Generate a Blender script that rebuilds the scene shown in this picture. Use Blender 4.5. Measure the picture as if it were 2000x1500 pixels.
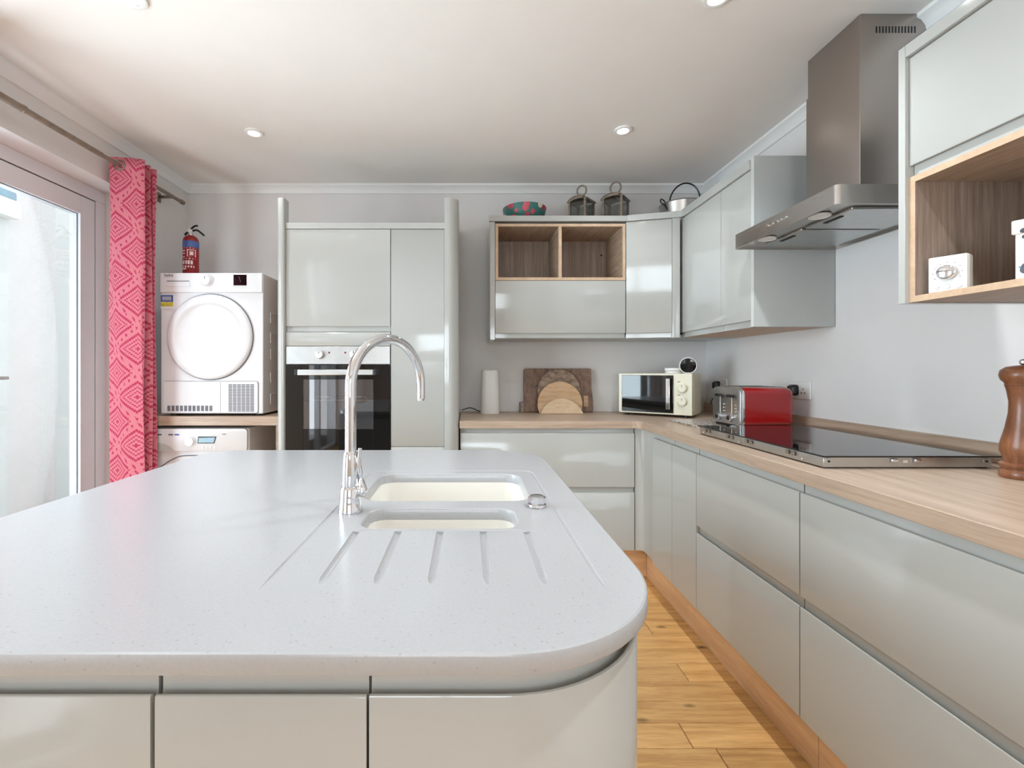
import bpy, bmesh, math, random
from mathutils import Vector, Matrix
random.seed(7)
for o in list(bpy.data.objects):
    bpy.data.objects.remove(o, do_unlink=True)
SC = bpy.context.scene
COL = SC.collection
PI = math.pi

# ------------------------------------------------------------------ camera
CAMZ = 1.207
cam_d = bpy.data.cameras.new('camera')
cam_d.lens_unit = 'MILLIMETERS'
cam_d.sensor_fit = 'HORIZONTAL'
cam_d.sensor_width = 36.0
cam_d.lens = 906.0 / 2000.0 * 36.0
cam_d.shift_x = 0.043
cam_d.shift_y = -0.014
cam_d.clip_start = 0.02
cam_d.clip_end = 200
cam = bpy.data.objects.new('camera', cam_d)
COL.objects.link(cam)
cam.location = (0, 0, CAMZ)
cam.rotation_euler = (PI / 2, 0, 0)
SC.camera = cam

# ------------------------------------------------------------------ world, lights, exposure
W = bpy.data.worlds.new('sky')
SC.world = W
W.use_nodes = True
bg = W.node_tree.nodes['Background']
bg.inputs[0].default_value = (0.93, 0.965, 1.0, 1)
bg.inputs[1].default_value = 1.5

def area(name, loc, target, sx, sy, power, col):
    l = bpy.data.lights.new(name, 'AREA')
    l.shape = 'RECTANGLE'; l.size = sx; l.size_y = sy; l.energy = power; l.color = col
    o = bpy.data.objects.new(name, l); COL.objects.link(o)
    o.location = loc
    o.rotation_euler = (Vector(target) - Vector(loc)).to_track_quat('-Z', 'Y').to_euler()
    return o
# daylight coming in through the garden doors behind the camera and through the patio door, plus an added fill
area('rear_daylight', (-0.1, -3.7, 1.5), (-0.1, 0, 1.5), 1.8, 1.2, 32, (0.80, 0.91, 1.0))
area('patio_daylight', (-2.36, 1.17, 1.13), (0, 1.17, 1.13), 1.55, 1.95, 94, (0.79, 0.905, 1.0))
area('added_side_fill', (-2.36, -1.35, 1.13), (0, -1.35, 1.13), 1.55, 1.95, 15, (0.80, 0.905, 1.0))  # made-up fill from behind left, added to brighten the right-hand drawers
SC.view_settings.view_transform = 'Standard'
SC.view_settings.look = 'None'
SC.view_settings.gamma = 1.0
SC.view_settings.use_curve_mapping = False
SC.view_settings.exposure = 0.58
SC.cycles.use_denoising = True
SC.cycles.max_bounces = 7
SC.cycles.diffuse_bounces = 5
SC.cycles.glossy_bounces = 4
SC.cycles.transmission_bounces = 4
SC.cycles.use_adaptive_sampling = True
SC.cycles.adaptive_threshold = 0.1
SC.cycles.adaptive_min_samples = 16
SC.cycles.caustics_reflective = False
SC.cycles.caustics_refractive = False
SC.cycles.sample_clamp_indirect = 6.0

# ------------------------------------------------------------------ materials
def lin(c):
    def f(v):
        v /= 255.0
        return v / 12.92 if v <= 0.04045 else ((v + 0.055) / 1.055) ** 2.4
    return (f(c[0]), f(c[1]), f(c[2]), 1)

def newmat(name):
    m = bpy.data.materials.new(name); m.use_nodes = True
    nt = m.node_tree
    return m, nt, nt.nodes['Principled BSDF']

def nd(nt, t, **kw):
    n = nt.nodes.new(t)
    for k, v in kw.items():
        setattr(n, k, v)
    return n

def plain(name, col, rough=0.5, metal=0.0, spec=0.5, bump=0.0, bscale=60, var=0.03, vscale=6, coat=0.0):
    """procedural paint / plastic / metal: soft noise variation and fine relief"""
    m, nt, b = newmat(name)
    tc = nd(nt, 'ShaderNodeTexCoord')
    nz = nd(nt, 'ShaderNodeTexNoise'); nz.inputs['Scale'].default_value = vscale; nz.inputs['Detail'].default_value = 3
    nt.links.new(tc.outputs['Object'], nz.inputs['Vector'])
    cr = nd(nt, 'ShaderNodeValToRGB')
    c = lin(col)
    cr.color_ramp.elements[0].color = tuple(x * (1 - var) for x in c[:3]) + (1,)
    cr.color_ramp.elements[1].color = tuple(min(1, x * (1 + var)) for x in c[:3]) + (1,)
    cr.color_ramp.elements[0].position = 0.3; cr.color_ramp.elements[1].position = 0.7
    nt.links.new(nz.outputs['Fac'], cr.inputs['Fac'])
    nt.links.new(cr.outputs['Color'], b.inputs['Base Color'])
    b.inputs['Roughness'].default_value = rough
    b.inputs['Metallic'].default_value = metal
    b.inputs['Specular IOR Level'].default_value = spec
    b.inputs['Coat Weight'].default_value = coat
    b.inputs['Coat Roughness'].default_value = 0.05
    if bump > 0:
        n2 = nd(nt, 'ShaderNodeTexNoise'); n2.inputs['Scale'].default_value = bscale; n2.inputs['Detail'].default_value = 4
        nt.links.new(tc.outputs['Object'], n2.inputs['Vector'])
        bp = nd(nt, 'ShaderNodeBump'); bp.inputs['Strength'].default_value = bump; bp.inputs['Distance'].default_value = 0.002
        nt.links.new(n2.outputs['Fac'], bp.inputs['Height'])
        nt.links.new(bp.outputs['Normal'], b.inputs['Normal'])
    return m

def wood(name, c_dark, c_light, stretch=(1, 12, 12), scale=3.0, rough=0.45, rand=0.0, knots=False, bump=0.08, contrast=(0.3, 0.7)):
    """grain runs along the axis with the small stretch value"""
    m, nt, b = newmat(name)
    tc = nd(nt, 'ShaderNodeTexCoord')
    src = tc.outputs['Object']
    oi = nd(nt, 'ShaderNodeObjectInfo')
    if rand > 0:
        ad = nd(nt, 'ShaderNodeVectorMath', operation='ADD')
        sc_ = nd(nt, 'ShaderNodeVectorMath', operation='SCALE'); sc_.inputs['Scale'].default_value = 37.0
        cb = nd(nt, 'ShaderNodeCombineXYZ')
        for i in range(3):
            nt.links.new(oi.outputs['Random'], cb.inputs[i])
        nt.links.new(cb.outputs[0], sc_.inputs[0])
        nt.links.new(src, ad.inputs[0]); nt.links.new(sc_.outputs[0], ad.inputs[1])
        src = ad.outputs[0]
    mp = nd(nt, 'ShaderNodeMapping'); mp.inputs['Scale'].default_value = stretch
    nt.links.new(src, mp.inputs['Vector'])
    nz = nd(nt, 'ShaderNodeTexNoise'); nz.inputs['Scale'].default_value = scale; nz.inputs['Detail'].default_value = 8
    nz.inputs['Roughness'].default_value = 0.62; nz.inputs['Distortion'].default_value = 0.35
    nt.links.new(mp.outputs[0], nz.inputs['Vector'])
    n3 = nd(nt, 'ShaderNodeTexNoise'); n3.inputs['Scale'].default_value = scale * 6; n3.inputs['Detail'].default_value = 3
    nt.links.new(mp.outputs[0], n3.inputs['Vector'])
    mx0 = nd(nt, 'ShaderNodeMath', operation='MULTIPLY_ADD'); mx0.inputs[1].default_value = 0.35
    sub = nd(nt, 'ShaderNodeMath', operation='SUBTRACT'); sub.inputs[1].default_value = 0.5
    nt.links.new(n3.outputs['Fac'], sub.inputs[0]); nt.links.new(sub.outputs[0], mx0.inputs[0])
    nt.links.new(nz.outputs['Fac'], mx0.inputs[2])
    cr = nd(nt, 'ShaderNodeValToRGB')
    cr.color_ramp.elements[0].color = lin(c_dark); cr.color_ramp.elements[1].color = lin(c_light)
    cr.color_ramp.elements[0].position = contrast[0]; cr.color_ramp.elements[1].position = contrast[1]
    nt.links.new(mx0.outputs[0], cr.inputs['Fac'])
    out = cr.outputs['Color']
    if rand > 0:
        hs = nd(nt, 'ShaderNodeHueSaturation')
        mr = nd(nt, 'ShaderNodeMapRange'); mr.inputs['To Min'].default_value = 1 - rand; mr.inputs['To Max'].default_value = 1 + rand
        nt.links.new(oi.outputs['Random'], mr.inputs['Value']); nt.links.new(mr.outputs[0], hs.inputs['Value'])
        nt.links.new(out, hs.inputs['Color']); out = hs.outputs['Color']
    if knots:
        mk_ = nd(nt, 'ShaderNodeMapping'); mk_.inputs['Scale'].default_value = (0.55, 1.2, 1.0)
        nt.links.new(src, mk_.inputs['Vector'])
        vo = nd(nt, 'ShaderNodeTexVoronoi'); vo.inputs['Scale'].default_value = 8.5
        nt.links.new(mk_.outputs[0], vo.inputs['Vector'])
        r2 = nd(nt, 'ShaderNodeValToRGB')
        r2.color_ramp.elements[0].position = 0.05; r2.color_ramp.elements[0].color = (0.03, 0.03, 0.03, 1)
        r2.color_ramp.elements[1].position = 0.16; r2.color_ramp.elements[1].color = (1, 1, 1, 1)
        nt.links.new(vo.outputs['Distance'], r2.inputs['Fac'])
        mm = nd(nt, 'ShaderNodeMixRGB', blend_type='MULTIPLY'); mm.inputs[0].default_value = 0.85
        nt.links.new(out, mm.inputs[1]); nt.links.new(r2.outputs['Color'], mm.inputs[2]); out = mm.outputs[0]
    nt.links.new(out, b.inputs['Base Color'])
    b.inputs['Roughness'].default_value = rough
    bp = nd(nt, 'ShaderNodeBump'); bp.inputs['Strength'].default_value = bump; bp.inputs['Distance'].default_value = 0.001
    nt.links.new(nz.outputs['Fac'], bp.inputs['Height']); nt.links.new(bp.outputs['Normal'], b.inputs['Normal'])
    return m

def steel(name, col=(150, 146, 142), rough=0.3, stretch=(80, 2, 80), aniso=0.5):
    m, nt, b = newmat(name)
    tc = nd(nt, 'ShaderNodeTexCoord'); mp = nd(nt, 'ShaderNodeMapping'); mp.inputs['Scale'].default_value = stretch
    nt.links.new(tc.outputs['Object'], mp.inputs['Vector'])
    nz = nd(nt, 'ShaderNodeTexNoise'); nz.inputs['Scale'].default_value = 6; nz.inputs['Detail'].default_value = 5
    nt.links.new(mp.outputs[0], nz.inputs['Vector'])
    mr = nd(nt, 'ShaderNodeMapRange'); mr.inputs['To Min'].default_value = rough * 0.75; mr.inputs['To Max'].default_value = rough * 1.3
    nt.links.new(nz.outputs['Fac'], mr.inputs['Value']); nt.links.new(mr.outputs[0], b.inputs['Roughness'])
    b.inputs['Base Color'].default_value = lin(col); b.inputs['Metallic'].default_value = 1.0
    b.inputs['Anisotropic'].default_value = aniso
    return m

def stone(name):
    m, nt, b = newmat(name)
    tc = nd(nt, 'ShaderNodeTexCoord')
    vo = nd(nt, 'ShaderNodeTexVoronoi'); vo.inputs['Scale'].default_value = 190
    nt.links.new(tc.outputs['Object'], vo.inputs['Vector'])
    gt = nd(nt, 'ShaderNodeSeparateColor'); nt.links.new(vo.outputs['Color'], gt.inputs[0])
    sel = nd(nt, 'ShaderNodeMath', operation='GREATER_THAN'); sel.inputs[1].default_value = 0.93
    nt.links.new(gt.outputs[0], sel.inputs[0])
    near = nd(nt, 'ShaderNodeMath', operation='LESS_THAN'); near.inputs[1].default_value = 0.3
    nt.links.new(vo.outputs['Distance'], near.inputs[0])
    mu = nd(nt, 'ShaderNodeMath', operation='MULTIPLY'); nt.links.new(sel.outputs[0], mu.inputs[0]); nt.links.new(near.outputs[0], mu.inputs[1])
    mu2 = nd(nt, 'ShaderNodeMath', operation='MULTIPLY'); mu2.inputs[1].default_value = 0.4; nt.links.new(mu.outputs[0], mu2.inputs[0])
    nz = nd(nt, 'ShaderNodeTexNoise'); nz.inputs['Scale'].default_value = 240; nz.inputs['Detail'].default_value = 2
    nt.links.new(tc.outputs['Object'], nz.inputs['Vector'])
    cr = nd(nt, 'ShaderNodeValToRGB'); cr.color_ramp.elements[0].color = lin((169, 170, 172)); cr.color_ramp.elements[1].color = lin((179, 180, 182))
    nt.links.new(nz.outputs['Fac'], cr.inputs['Fac'])
    mx = nd(nt, 'ShaderNodeMixRGB'); mx.inputs[2].default_value = lin((150, 142, 138))
    nt.links.new(mu2.outputs[0], mx.inputs[0]); nt.links.new(cr.outputs[0], mx.inputs[1])
    nt.links.new(mx.outputs[0], b.inputs['Base Color']); b.inputs['Roughness'].default_value = 0.22
    return m

def glass(name, tint=(248, 251, 251), refl=0.03, rough=0.0, graze=0.3):
    m = bpy.data.materials.new(name); m.use_nodes = True
    nt = m.node_tree; nt.nodes.remove(nt.nodes['Principled BSDF'])
    out = nt.nodes['Material Output']
    tr = nd(nt, 'ShaderNodeBsdfTransparent'); tr.inputs[0].default_value = lin(tint)
    gl = nd(nt, 'ShaderNodeBsdfGlossy'); gl.inputs['Roughness'].default_value = rough
    fr = nd(nt, 'ShaderNodeLayerWeight'); fr.inputs[0].default_value = 0.25
    mr = nd(nt, 'ShaderNodeMapRange'); mr.inputs['To Min'].default_value = refl; mr.inputs['To Max'].default_value = graze
    nt.links.new(fr.outputs['Fresnel'], mr.inputs['Value'])
    mx = nd(nt, 'ShaderNodeMixShader'); nt.links.new(mr.outputs[0], mx.inputs[0])
    nt.links.new(tr.outputs[0], mx.inputs[1]); nt.links.new(gl.outputs[0], mx.inputs[2])
    nt.links.new(mx.outputs[0], out.inputs[0])
    return m

def emit(name, col, s):
    m, nt, b = newmat(name)
    b.inputs['Base Color'].default_value = lin(col)
    b.inputs['Emission Color'].default_value = lin(col); b.inputs['Emission Strength'].default_value = s
    return m

def fabric_pattern(name):
    """pink cloth with raspberry stepped diamonds, printed by UV (metres)"""
    m, nt, b = newmat(name)
    uv = nd(nt, 'ShaderNodeUVMap')
    sp = nd(nt, 'ShaderNodeSeparateXYZ'); nt.links.new(uv.outputs[0], sp.inputs[0])
    def M(op, a, bb=None, c=None):
        n = nd(nt, 'ShaderNodeMath', operation=op)
        for i, v in enumerate((a, bb, c)):
            if v is None: continue
            if isinstance(v, (int, float)): n.inputs[i].default_value = v
            else: nt.links.new(v, n.inputs[i])
        return n.outputs[0]
    P = 0.262
    u0 = M('MULTIPLY', sp.outputs[0], 1 / 0.20); v0 = M('MULTIPLY', sp.outputs[1], 1 / P)
    def quant(x, n):                      # stepped edge of the woven-look print
        return M('DIVIDE', M('FLOOR', M('MULTIPLY', x, n)), n)
    def tri(x):
        return M('ABSOLUTE', M('SUBTRACT', M('FRACT', x), 0.5))   # 0 centre .. .5 edge
    def band(x, lo, hi):
        return M('MULTIPLY', M('GREATER_THAN', x, lo), M('LESS_THAN', x, hi))
    def lattice(du, dv):
        qa = tri(M('ADD', quant(u0, 26), du)); qc = tri(M('ADD', quant(v0, 34), dv))
        return qa, M('ADD', qa, M('MULTIPLY', qc, 1.25))
    a1_, t1_ = lattice(0, 0); a2_, t2_ = lattice(0.5, 0.5)
    def motif(t):
        r = M('MAXIMUM', band(t, 0.36, 0.42), band(t, 0.235, 0.29))
        r = M('MAXIMUM', r, band(t, 0.125, 0.175))
        return M('MAXIMUM', r, M('LESS_THAN', t, 0.05))
    big = motif(t1_); small = motif(t2_)
    s = M('FRACT', M('MULTIPLY', M('ADD', u0, M('MULTIPLY', v0, 0.35)), 8))
    hat = M('MULTIPLY', M('LESS_THAN', s, 0.35), M('MULTIPLY', band(t1_, 0.49, 0.60), band(t2_, 0.49, 0.60)))
    z = M('MAXIMUM', M('MAXIMUM', big, small), hat)
    nz = nd(nt, 'ShaderNodeTexNoise'); nz.inputs['Scale'].default_value = 60
    nt.links.new(uv.outputs[0], nz.inputs['Vector'])
    z = M('MULTIPLY', z, M('ADD', 0.62, M('MULTIPLY', nz.outputs['Fac'], 0.6)))
    mx = nd(nt, 'ShaderNodeMixRGB'); mx.inputs[1].default_value = lin((234, 142, 156)); mx.inputs[2].default_value = lin((206, 54, 98))
    cl = M('MINIMUM', z, 1.0)
    nt.links.new(cl, mx.inputs[0]); nt.links.new(mx.outputs[0], b.inputs['Base Color'])
    b.inputs['Roughness'].default_value = 0.9
    b.inputs['Sheen Weight'].default_value = 0.2
    # daylight shines through the thin cloth a little
    out = nt.nodes['Material Output']
    tl = nd(nt, 'ShaderNodeBsdfTranslucent'); nt.links.new(mx.outputs[0], tl.inputs[0])
    ms = nd(nt, 'ShaderNodeMixShader'); ms.inputs[0].default_value = 0.3
    nt.links.new(b.outputs[0], ms.inputs[1]); nt.links.new(tl.outputs[0], ms.inputs[2]); nt.links.new(ms.outputs[0], out.inputs[0])
    return m

def blotch(name, base, cols, scale=14, thr=0.45, rough=0.35):
    """printed patches of several colours on a base (melon bowl, dotted box, board)"""
    m, nt, b = newmat(name)
    tc = nd(nt, 'ShaderNodeTexCoord')
    vo = nd(nt, 'ShaderNodeTexVoronoi'); vo.inputs['Scale'].default_value = scale
    nt.links.new(tc.outputs['Object'], vo.inputs['Vector'])
    sc_ = nd(nt, 'ShaderNodeSeparateColor'); nt.links.new(vo.outputs['Color'], sc_.inputs[0])
    cr = nd(nt, 'ShaderNodeValToRGB'); cr.color_ramp.interpolation = 'CONSTANT'
    e = cr.color_ramp.elements
    while len(e) < len(cols): e.new(0.5)
    for i, c in enumerate(cols):
        e[i].position = i / len(cols); e[i].color = lin(c)
    nt.links.new(sc_.outputs[0], cr.inputs['Fac'])
    lt = nd(nt, 'ShaderNodeMath', operation='LESS_THAN'); lt.inputs[1].default_value = thr
    nt.links.new(vo.outputs['Distance'], lt.inputs[0])
    mx = nd(nt, 'ShaderNodeMixRGB'); mx.inputs[1].default_value = lin(base)
    nt.links.new(lt.outputs[0], mx.inputs[0]); nt.links.new(cr.outputs[0], mx.inputs[2])
    nt.links.new(mx.outputs[0], b.inputs['Base Color']); b.inputs['Roughness'].default_value = rough
    return m

def granite(name, a, bcol, c):
    m, nt, b = newmat(name)
    tc = nd(nt, 'ShaderNodeTexCoord')
    nz = nd(nt, 'ShaderNodeTexNoise'); nz.inputs['Scale'].default_value = 95; nz.inputs['Detail'].default_value = 6
    nt.links.new(tc.outputs['Object'], nz.inputs['Vector'])
    cr = nd(nt, 'ShaderNodeValToRGB'); e = cr.color_ramp.elements; e.new(0.5)
    for i, (p, col) in enumerate(((0.38, a), (0.5, bcol), (0.62, c))):
        e[i].position = p; e[i].color = lin(col)
    nt.links.new(nz.outputs['Fac'], cr.inputs['Fac']); nt.links.new(cr.outputs[0], b.inputs['Base Color'])
    b.inputs['Roughness'].default_value = 0.25
    return m

MT = {}
MT['lacquer'] = plain('light_grey_gloss_lacquer', (184, 185, 181), rough=0.10, var=0.012, vscale=2, coat=0.3)
MT['lacquer_satin'] = plain('light_grey_satin_panel', (188, 190, 187), rough=0.35, var=0.012)
MT['panel_grey'] = plain('grey_matt_side_panel', (192, 195, 192), rough=0.5, var=0.015)
MT['wall'] = plain('warm_grey_wall_paint', (226, 223, 221), rough=0.85, bump=0.05, bscale=180, var=0.015)
MT['ceil'] = plain('white_ceiling_paint', (235, 230, 225), rough=0.9, bump=0.03, bscale=120, var=0.01)
MT['white'] = plain('white_gloss_trim', (236, 235, 233), rough=0.4, var=0.01)
MT['upvc'] = plain('white_upvc', (232, 233, 236), rough=0.3, var=0.01)
MT['appliance'] = plain('white_enamel', (226, 226, 228), rough=0.38, var=0.008)
MT['plastic_white'] = plain('white_plastic', (232, 231, 228), rough=0.4, var=0.01)
MT['cream'] = plain('cream_enamel', (226, 222, 200), rough=0.3, var=0.01)
MT['black'] = plain('black_plastic', (18, 18, 19), rough=0.35, var=0.1)
MT['dark'] = plain('dark_matt_brown', (40, 36, 33), rough=0.7, var=0.1)  # matt near-black for joints, marks, pin holes and cable
MT['blackglass'] = plain('black_ceramic_glass', (8, 8, 9), rough=0.03, var=0.0, spec=0.6)
MT['chrome'] = plain('polished_chrome', (222, 224, 228), rough=0.05, metal=1.0, var=0.005)
MT['steel'] = steel('brushed_steel', (196, 192, 188), 0.3)
MT['steel_v'] = steel('brushed_steel_upright', (168, 160, 154), 0.32, stretch=(60, 60, 2))
MT['steel_light'] = plain('galvanised_steel', (196, 197, 196), rough=0.32, metal=1.0, var=0.04, vscale=20)
MT['pewter'] = plain('aged_pewter', (138, 124, 110), rough=0.45, metal=0.35, var=0.2, vscale=30)
MT['alu'] = plain('dull_aluminium', (205, 202, 196), rough=0.32, metal=0.9, var=0.05, vscale=14)
MT['stone'] = stone('white_speckled_composite')
MT['bowl'] = plain('white_sink_composite', (238, 235, 228), rough=0.25, var=0.005)
MT['oak_y'] = wood('light_oak_worktop_run_y', (166, 143, 123), (194, 172, 152), stretch=(14, 0.9, 14), scale=3.2, rough=0.38)
MT['oak_x'] = wood('light_oak_worktop_run_x', (166, 143, 123), (194, 172, 152), stretch=(0.9, 14, 14), scale=3.2, rough=0.38)
MT['oak_edge'] = wood('oak_shelf_edging', (188, 158, 130), (212, 184, 155), stretch=(2, 2, 2), scale=8, rough=0.5)
MT['oak_box'] = wood('grey_oak_shelf_lining', (128, 110, 98), (172, 154, 140), stretch=(30, 30, 1.0), scale=2.4, rough=0.55)
MT['oak_lining'] = wood('oak_shelf_lining', (150, 128, 108), (184, 160, 138), stretch=(18, 2.0, 18), scale=2.6, rough=0.5)
MT['plinth'] = wood('oak_plinth', (204, 162, 122), (230, 192, 150), stretch=(1.0, 1.0, 10), scale=2.2, rough=0.4, knots=False)
MT['floor'] = wood('oiled_oak_plank', (184, 134, 78), (226, 180, 118), stretch=(1.1, 13, 13), scale=2.6, rough=0.32, rand=0.13, knots=True, contrast=(0.28, 0.66))
MT['floor_far'] = wood('oiled_oak_floor', (184, 134, 78), (226, 180, 118), stretch=(1.1, 13, 13), scale=2.6, rough=0.35)
MT['gap'] = plain('dark_floor_joint', (60, 36, 18), rough=0.9)
MT['fabric'] = fabric_pattern('pink_raspberry_ikat_cloth')
MT['red'] = plain('metallic_red_enamel', (150, 6, 14), rough=0.18, var=0.05, coat=0.6)
MT['red_ext'] = plain('extinguisher_red', (140, 22, 26), rough=0.3, var=0.05)
MT['blue'] = plain('blue_print', (74, 100, 160), rough=0.5, var=0.25, vscale=60)
MT['yellow'] = plain('yellow_print', (205, 190, 70), rough=0.5, var=0.2, vscale=60)
MT['glass'] = glass('clear_pane')
MT['ovenglass'] = glass('tinted_oven_pane', tint=(222, 223, 226), refl=0.14, graze=0.6)
MT['lantglass'] = glass('lantern_pane', tint=(225, 228, 228), refl=0.08)
MT['lcd'] = plain('blue_grey_display', (128, 160, 176), rough=0.2, var=0.1)
MT['ext_wall'] = plain('white_exterior_render', (212, 212, 210), rough=0.9, bump=0.2, bscale=220, var=0.02)
MT['paving'] = plain('grey_paving', (170, 166, 160), rough=0.9, var=0.1, bump=0.2)
MT['mill'] = wood('reddish_turned_wood', (104, 62, 40), (150, 98, 66), stretch=(8, 8, 1.2), scale=5, rough=0.28)
MT['board_dark'] = wood('dark_endgrain_board', (104, 80, 68), (158, 128, 110), stretch=(6, 6, 2.5), scale=7, rough=0.6)
MT['board_mid'] = wood('weathered_round_board', (112, 92, 78), (176, 152, 130), stretch=(5, 5, 9), scale=5, rough=0.6, contrast=(0.35, 0.65))
MT['board_light'] = wood('pale_beech_board', (196, 156, 116), (222, 190, 152), stretch=(1.5, 6, 9), scale=4, rough=0.55)
MT['board_pale'] = wood('very_pale_board', (206, 174, 140), (232, 206, 174), stretch=(1.5, 6, 9), scale=4, rough=0.55)
MT['melon'] = blotch('melon_print_bowl', (58, 118, 112), [(190, 70, 90), (58, 118, 112), (206, 84, 100), (232, 214, 200), (200, 76, 94)], scale=19, thr=0.42)
MT['dots'] = blotch('spotted_card', (236, 232, 226), [(200, 60, 70), (70, 130, 160), (40, 40, 50), (226, 206, 90)], scale=34, thr=0.36)
MT['granite'] = granite('speckled_granite', (120, 108, 102), (172, 160, 152), (214, 204, 198))
MT['lettering'] = plain('grey_lettering', (110, 110, 116), rough=0.6)
MT['white_print'] = plain('white_print', (226, 206, 204), rough=0.5, var=0.2, vscale=80)
MT['lamp'] = emit('spot_lamp_face', (255, 252, 246), 14.0)
MT['lens'] = plain('dark_lens', (14, 16, 20), rough=0.06, var=0.0)

# ------------------------------------------------------------------ mesh helpers
WM = {}
def root(name, loc, label, cat, group=None, rz=0.0):
    o = bpy.data.objects.new(name, None); COL.objects.link(o)
    o.empty_display_size = 0.05
    o.location = loc; o.rotation_euler = (0, 0, rz)
    o['label'] = label; o['category'] = cat
    if group: o['group'] = group
    WM[o] = Matrix.Translation(Vector(loc)) @ Matrix.Rotation(rz, 4, 'Z')
    return o

def finish(bm, smooth=35):
    bmesh.ops.remove_doubles(bm, verts=bm.verts, dist=1e-6)
    bmesh.ops.recalc_face_normals(bm, faces=bm.faces)

def mk(name, bm, mat, parent=None, local=False, smooth=35, label=None, cat=None, group=None, kind=None, recalc=True):
    """bm in world coordinates (or in the parent's frame with local=True) -> one mesh object"""
    if recalc: finish(bm)
    me = bpy.data.meshes.new(name)
    bm.to_mesh(me); bm.free()
    me.materials.append(MT[mat] if isinstance(mat, str) else mat)
    o = bpy.data.objects.new(name, me); COL.objects.link(o)
    if parent is not None:
        o.parent = parent
        WM[o] = WM[parent]
        if not local: me.transform(WM[parent].inverted())
    else:
        cx = [v.co.x for v in me.vertices]; cy = [v.co.y for v in me.vertices]; cz = [v.co.z for v in me.vertices]
        c = Vector(((min(cx) + max(cx)) / 2, (min(cy) + max(cy)) / 2, min(cz)))
        me.transform(Matrix.Translation(-c)); o.location = c
        WM[o] = Matrix.Translation(c)
    if smooth:
        me.shade_smooth(); me.set_sharp_from_angle(angle=math.radians(smooth))
        fa = me.attributes.get('flat')
        if fa:
            for p, d in zip(me.polygons, fa.data):
                if d.value: p.use_smooth = False
            me.attributes.remove(fa)
    if label: o['label'] = label
    if cat: o['category'] = cat
    if group: o['group'] = group
    if kind: o['kind'] = kind
    return o

def B(): return bmesh.new()

def box(bm, x0, x1, y0, y1, z0, z1, bev=0.0, seg=2):
    old = set(bm.faces)
    r = bmesh.ops.create_cube(bm, size=1.0)
    vs = r['verts']
    for v in vs:
        v.co = Vector(((x0 + x1) / 2 + v.co.x * (x1 - x0), (y0 + y1) / 2 + v.co.y * (y1 - y0), (z0 + z1) / 2 + v.co.z * (z1 - z0)))
    if bev > 0:
        es = list({e for v in vs for e in v.link_edges})
        bmesh.ops.bevel(bm, geom=es, offset=bev, segments=seg, affect='EDGES', profile=0.5)
        lay = bm.faces.layers.int.get('flat') or bm.faces.layers.int.new('flat')
        for f in bm.faces:
            if f not in old:
                f.normal_update()
                if max(abs(c) for c in f.normal) > 0.9999: f[lay] = 1      # big box faces stay flat
    return bm

def bx(x0, x1, y0, y1, z0, z1, bev=0.0, seg=2):
    return box(B(), x0, x1, y0, y1, z0, z1, bev, seg)

def prism(bm, pts, fn, a, b, flat=True):
    """polygon pts (2d) swept from a to b; fn(p, q, t) -> 3d"""
    va = [bm.verts.new(fn(p[0], p[1], a)) for p in pts]
    vb = [bm.verts.new(fn(p[0], p[1], b)) for p in pts]
    n = len(pts)
    bm.faces.new(va); bm.faces.new(list(reversed(vb)))
    for i in range(n):
        bm.faces.new((va[i], va[(i + 1) % n], vb[(i + 1) % n], vb[i]))
    return bm
FXY = lambda p, q, t: (p, q, t)
FXZ = lambda p, q, t: (p, t, q)
FYZ = lambda p, q, t: (t, p, q)

def lathe(bm, prof, c, n=32, axis='Z', close=True):
    """prof [(r, h)] about axis through c"""
    rings = []
    for r, h in prof:
        ring = []
        if r < 1e-6:
            p = {'Z': (0, 0, h), 'Y': (0, h, 0), 'X': (h, 0, 0)}[axis]
            ring = [bm.verts.new(Vector(c) + Vector(p))]
        else:
            for i in range(n):
                a = 2 * PI * i / n
                ca, sa = r * math.cos(a), r * math.sin(a)
                p = {'Z': (ca, sa, h), 'Y': (ca, h, sa), 'X': (h, ca, sa)}[axis]
                ring.append(bm.verts.new(Vector(c) + Vector(p)))
        rings.append(ring)
    for k in range(len(rings) - 1):
        A, Bq = rings[k], rings[k + 1]
        if len(A) == 1 and len(Bq) == 1: continue
        for i in range(n):
            j = (i + 1) % n
            if len(A) == 1: bm.faces.new((A[0], Bq[i], Bq[j]))
            elif len(Bq) == 1: bm.faces.new((A[i], A[j], Bq[0]))
            else: bm.faces.new((A[i], A[j], Bq[j], Bq[i]))
    if close:
        if len(rings[0]) > 1: bm.faces.new(rings[0])
        if len(rings[-1]) > 1: bm.faces.new(rings[-1])
    return bm

def cyl(bm, c, r, h, axis='Z', n=24, bev=0.0):
    if bev: return lathe(bm, [(r - bev, 0), (r, bev), (r, h - bev), (r - bev, h)], c, n, axis)
    return lathe(bm, [(r, 0), (r, h)], c, n, axis)

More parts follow.
